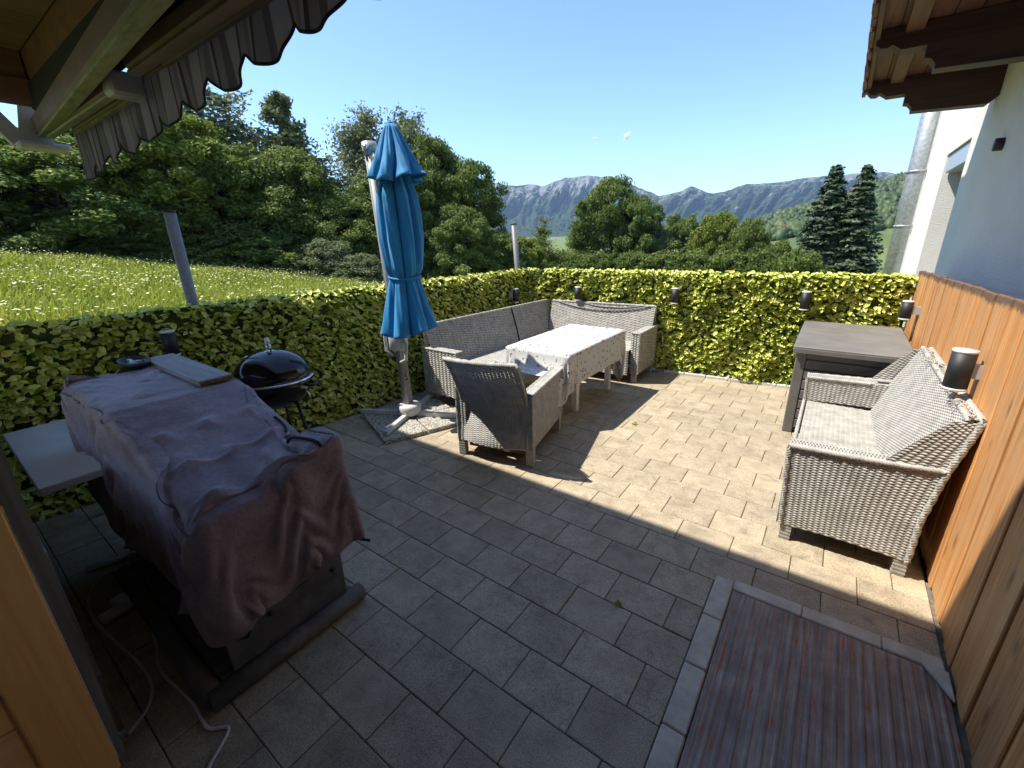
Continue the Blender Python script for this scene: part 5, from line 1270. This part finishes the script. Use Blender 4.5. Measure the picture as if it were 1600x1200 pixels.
# forest on the hillside: thousands of rough crowns in one mass
rg = np.random.default_rng(21); n = 20000
ai = rg.integers(0, 239, n); di = rg.integers(6, 69, n); base = Ph[ai, di]+rg.normal(0, 3, (n, 3))*np.array([1, 1, 0])
meadow_ = (fbm(AZ[ai]*.16, DD[di]*5, 31, 3) > .30) & (DD[di] < .62); base = base[~meadow_]; n = len(base)
sz = rg.uniform(1.3, 3.3, n)
ico = bmesh.new(); bmesh.ops.create_icosphere(ico, subdivisions=1, radius=1); iv = np.array([v.co[:] for v in ico.verts]); ifc = np.array([[v.index for v in f.verts] for f in ico.faces]); ico.free()
V = iv[None]*rg.uniform(.45, 1.4, (n, len(iv), 1))*sz[:, None, None]*np.array([1, 1, 1.35])+base[:, None]+np.array([0, 0, 1.])*sz[:, None, None]*.7
F = (ifc[None]+(np.arange(n)*len(iv))[:, None, None]).reshape(-1, 3)
stuff(link('hillside_forest', fast_mesh('hillside_forest', V.reshape(-1, 3), F), FOREST))['label'] = 'far mixed forest covering the hillside on the right'
for (az, dd, s, wh) in ((-7.2, .55, 5, 'left of the spruces'), (4.0, .55, 6, 'right of the spruces'), (-5.5, .16, 4, 'at the foot of the slope')):
    i = int(np.argmin(abs(AZ-az))); p = Ph[i, int(dd*69)]
    hb = thing('far_house', 'tiny pale house among trees on the far hillside, '+wh, 'house', tuple(p), 0, 'far houses on the hillside')
    MB().box(p+[-s, -s*.7, -2], p+[s, s*.7, s*.9]).build('wall', WHITEP, hb); MB().prism([(-s*1.15+p[0], s*.9+p[2]), (s*1.15+p[0], s*.9+p[2]), (p[0], s*1.6+p[2])], p[1]-s*.85, p[1]+s*.85, 'y').build('roof', M('red_roof', (.30, .12, .07), None, rough=.8), hb)

m_a = np.array([-70, -50, -44, -38.8, -35.7, -33.5, -31.9, -29.6, -27.5, -25.8, -23.6, -21.7, -20, -18.5, -16.9, -16.2, -15.1, -13.8, -12.7, -11, -9.6, -7.5, -5.2, -2.5, 0, 1.9, 3.0, 4.0, 8, 20, 40])
m_e = np.array([.07, .09, .104, .109, .100, .102, .098, .111, .115, .113, .106, .094, .082, .071, .074, .077, .086, .076, .069, .075, .084, .081, .085, .088, .087, .088, .080, .069, .06, .06, .05])
AZ = np.linspace(-70, 40, 900); DD = np.linspace(0, 1, 110)
A2, D2 = np.meshgrid(AZ, DD, indexing='ij')
ridge = np.interp(A2, m_a, m_e)+.0016*fbm(A2*.35, 0*A2, 3, 5)
gull = fbm(A2*.30+.25*np.sin(D2*5), D2*.9, 7, 5, True)
gul2 = fbm(A2*.9+.4*np.sin(D2*7), D2*1.6, 8, 4, True)
Dm = 2500+900*D2+(gull*170+gul2*55)*np.sin(np.clip(D2, 0, 1)*PI)**.7
prof_ = np.where(D2 < .55, .52*(D2/.55)**1.15, .52+.48*((D2-.55)/.45)**.85)
Zm = -7+((1.75+ridge*3400)+7)*prof_
Pm = np.stack([Dm*np.sin(np.radians(A2)), Dm*np.cos(np.radians(A2)), Zm], -1)
m, n, l, b = nodes('limestone_and_forest')
g = N(n, 'ShaderNodeNewGeometry'); sp = N(n, 'ShaderNodeSeparateXYZ'); l.new(g.outputs['Position'], sp.inputs[0])
hz = N(n, 'ShaderNodeMapRange'); hz.inputs[1].default_value = 20; hz.inputs[2].default_value = 330; l.new(sp.outputs[2], hz.inputs[0])
v = coords(n, l, 'Object', (1, 1, .35)); n1 = noise(n, l, v, .020, 8, .70, .6); n2 = noise(n, l, v, .0035, 4, .6)
ad = N(n, 'ShaderNodeMath', operation='MULTIPLY_ADD'); ad.inputs[1].default_value = .34; l.new(hz.outputs[0], ad.inputs[0]); l.new(n1, ad.inputs[2])
ad2 = N(n, 'ShaderNodeMath', operation='MULTIPLY_ADD'); ad2.inputs[1].default_value = .35; l.new(n2, ad2.inputs[0]); l.new(ad.outputs[0], ad2.inputs[2])
rk = ramp(n, l, ad2.outputs[0], [(.93, (0, 0, 0)), (1.02, (1, 1, 1))])
fc = ramp(n, l, noise(n, l, coords(n, l, 'Object'), .05, 6, .7), [(.35, (.02, .035, .015)), (.65, (.055, .075, .028))])
l.new(mixc(n, l, rk.outputs[0], fc.outputs[0], (.23, .22, .205)), b.inputs['Base Color']); b.inputs['Roughness'].default_value = .95; b.inputs['Specular IOR Level'].default_value = .1
bump(n, l, b, n1, .8, 30)
struct(link('mountains', fast_mesh('mountains', Pm.reshape(-1, 3), np.array([(i*110+j, (i+1)*110+j, (i+1)*110+j+1, i*110+j+1) for i in range(899) for j in range(109)]), True), m))

# ------------------------------------------------------------------ clouds (two tiny wisps, far outside the haze)
m, n, l, b = nodes('cloud_vapour'); n.remove(b)
df = N(n, 'ShaderNodeBsdfDiffuse'); df.inputs[0].default_value = (.9, .9, .9, 1); tl_ = N(n, 'ShaderNodeBsdfTranslucent'); tl_.inputs[0].default_value = (.9, .9, .9, 1); tp_ = N(n, 'ShaderNodeBsdfTransparent')
m1 = N(n, 'ShaderNodeMixShader'); m1.inputs[0].default_value = .5; l.new(df.outputs[0], m1.inputs[1]); l.new(tl_.outputs[0], m1.inputs[2])
m2 = N(n, 'ShaderNodeMixShader'); m2.inputs[0].default_value = .17; l.new(tp_.outputs[0], m2.inputs[1]); l.new(m1.outputs[0], m2.inputs[2]); l.new(m2.outputs[0], n['Material Output'].inputs[0]); CLOUD = m
f_ = 680.32; crg = np.random.default_rng(77)
for (px, py, L_, wd_, tlt, npf, lab) in ((980, 213, 95, 26, .85, 60, 'larger white cloud wisp in the blue sky over the mountains'), (932, 216, 62, 13, .15, 26, 'smaller faint cloud wisp left of the larger one')):
    d = cf*f_+cr*(px-800)+cu*(600-py); d.normalize(); p = np.array(Vector((0, 0, 1.75))+d*6000)
    side = np.array((d.y, -d.x, 0)); side /= np.linalg.norm(side); upv = np.array((0, 0, 1.)); ax = side*math.cos(tlt)+upv*math.sin(tlt); bx = np.cross(np.array(d), ax)
    mb = MB()
    ic = bmesh.new(); bmesh.ops.create_icosphere(ic, subdivisions=1, radius=1); iv2 = np.array([v.co[:] for v in ic.verts]); if2 = [[v.index for v in f.verts] for f in ic.faces]; ic.free()
    for i in range(npf):
        t = crg.normal(0, .42); r_ = crg.uniform(6, 20)*max(.25, 1-abs(t)*.6)*(wd_/26)**.5
        c = ax*L_*t+bx*crg.normal(0, wd_*.45)*(1-.5*min(1, abs(t)))+np.array(d)*crg.normal(0, wd_)
        mb.add(iv2*np.array([r_*1.5, r_*1.5, r_])+c, if2)
    o = mb.build('cloud', CLOUD, None, True); o.location = Vector(p); tag(o, lab, 'cloud')

# ------------------------------------------------------------------ haze
hx = MB().box((-4850, -4850, -9.5), (4850, 4850, 430)).build('haze', None); stuff(hx)
m, n, l, b = nodes('haze_air'); n.remove(b); pv = N(n, 'ShaderNodeVolumePrincipled'); pv.inputs['Color'].default_value = (.50, .72, 1, 1); pv.inputs['Density'].default_value = .00010; pv.inputs['Anisotropy'].default_value = .2
l.new(pv.outputs[0], n['Material Output'].inputs['Volume']); hx.data.materials.append(m)
hx['label'] = 'thin blue air haze between terrace and mountains'
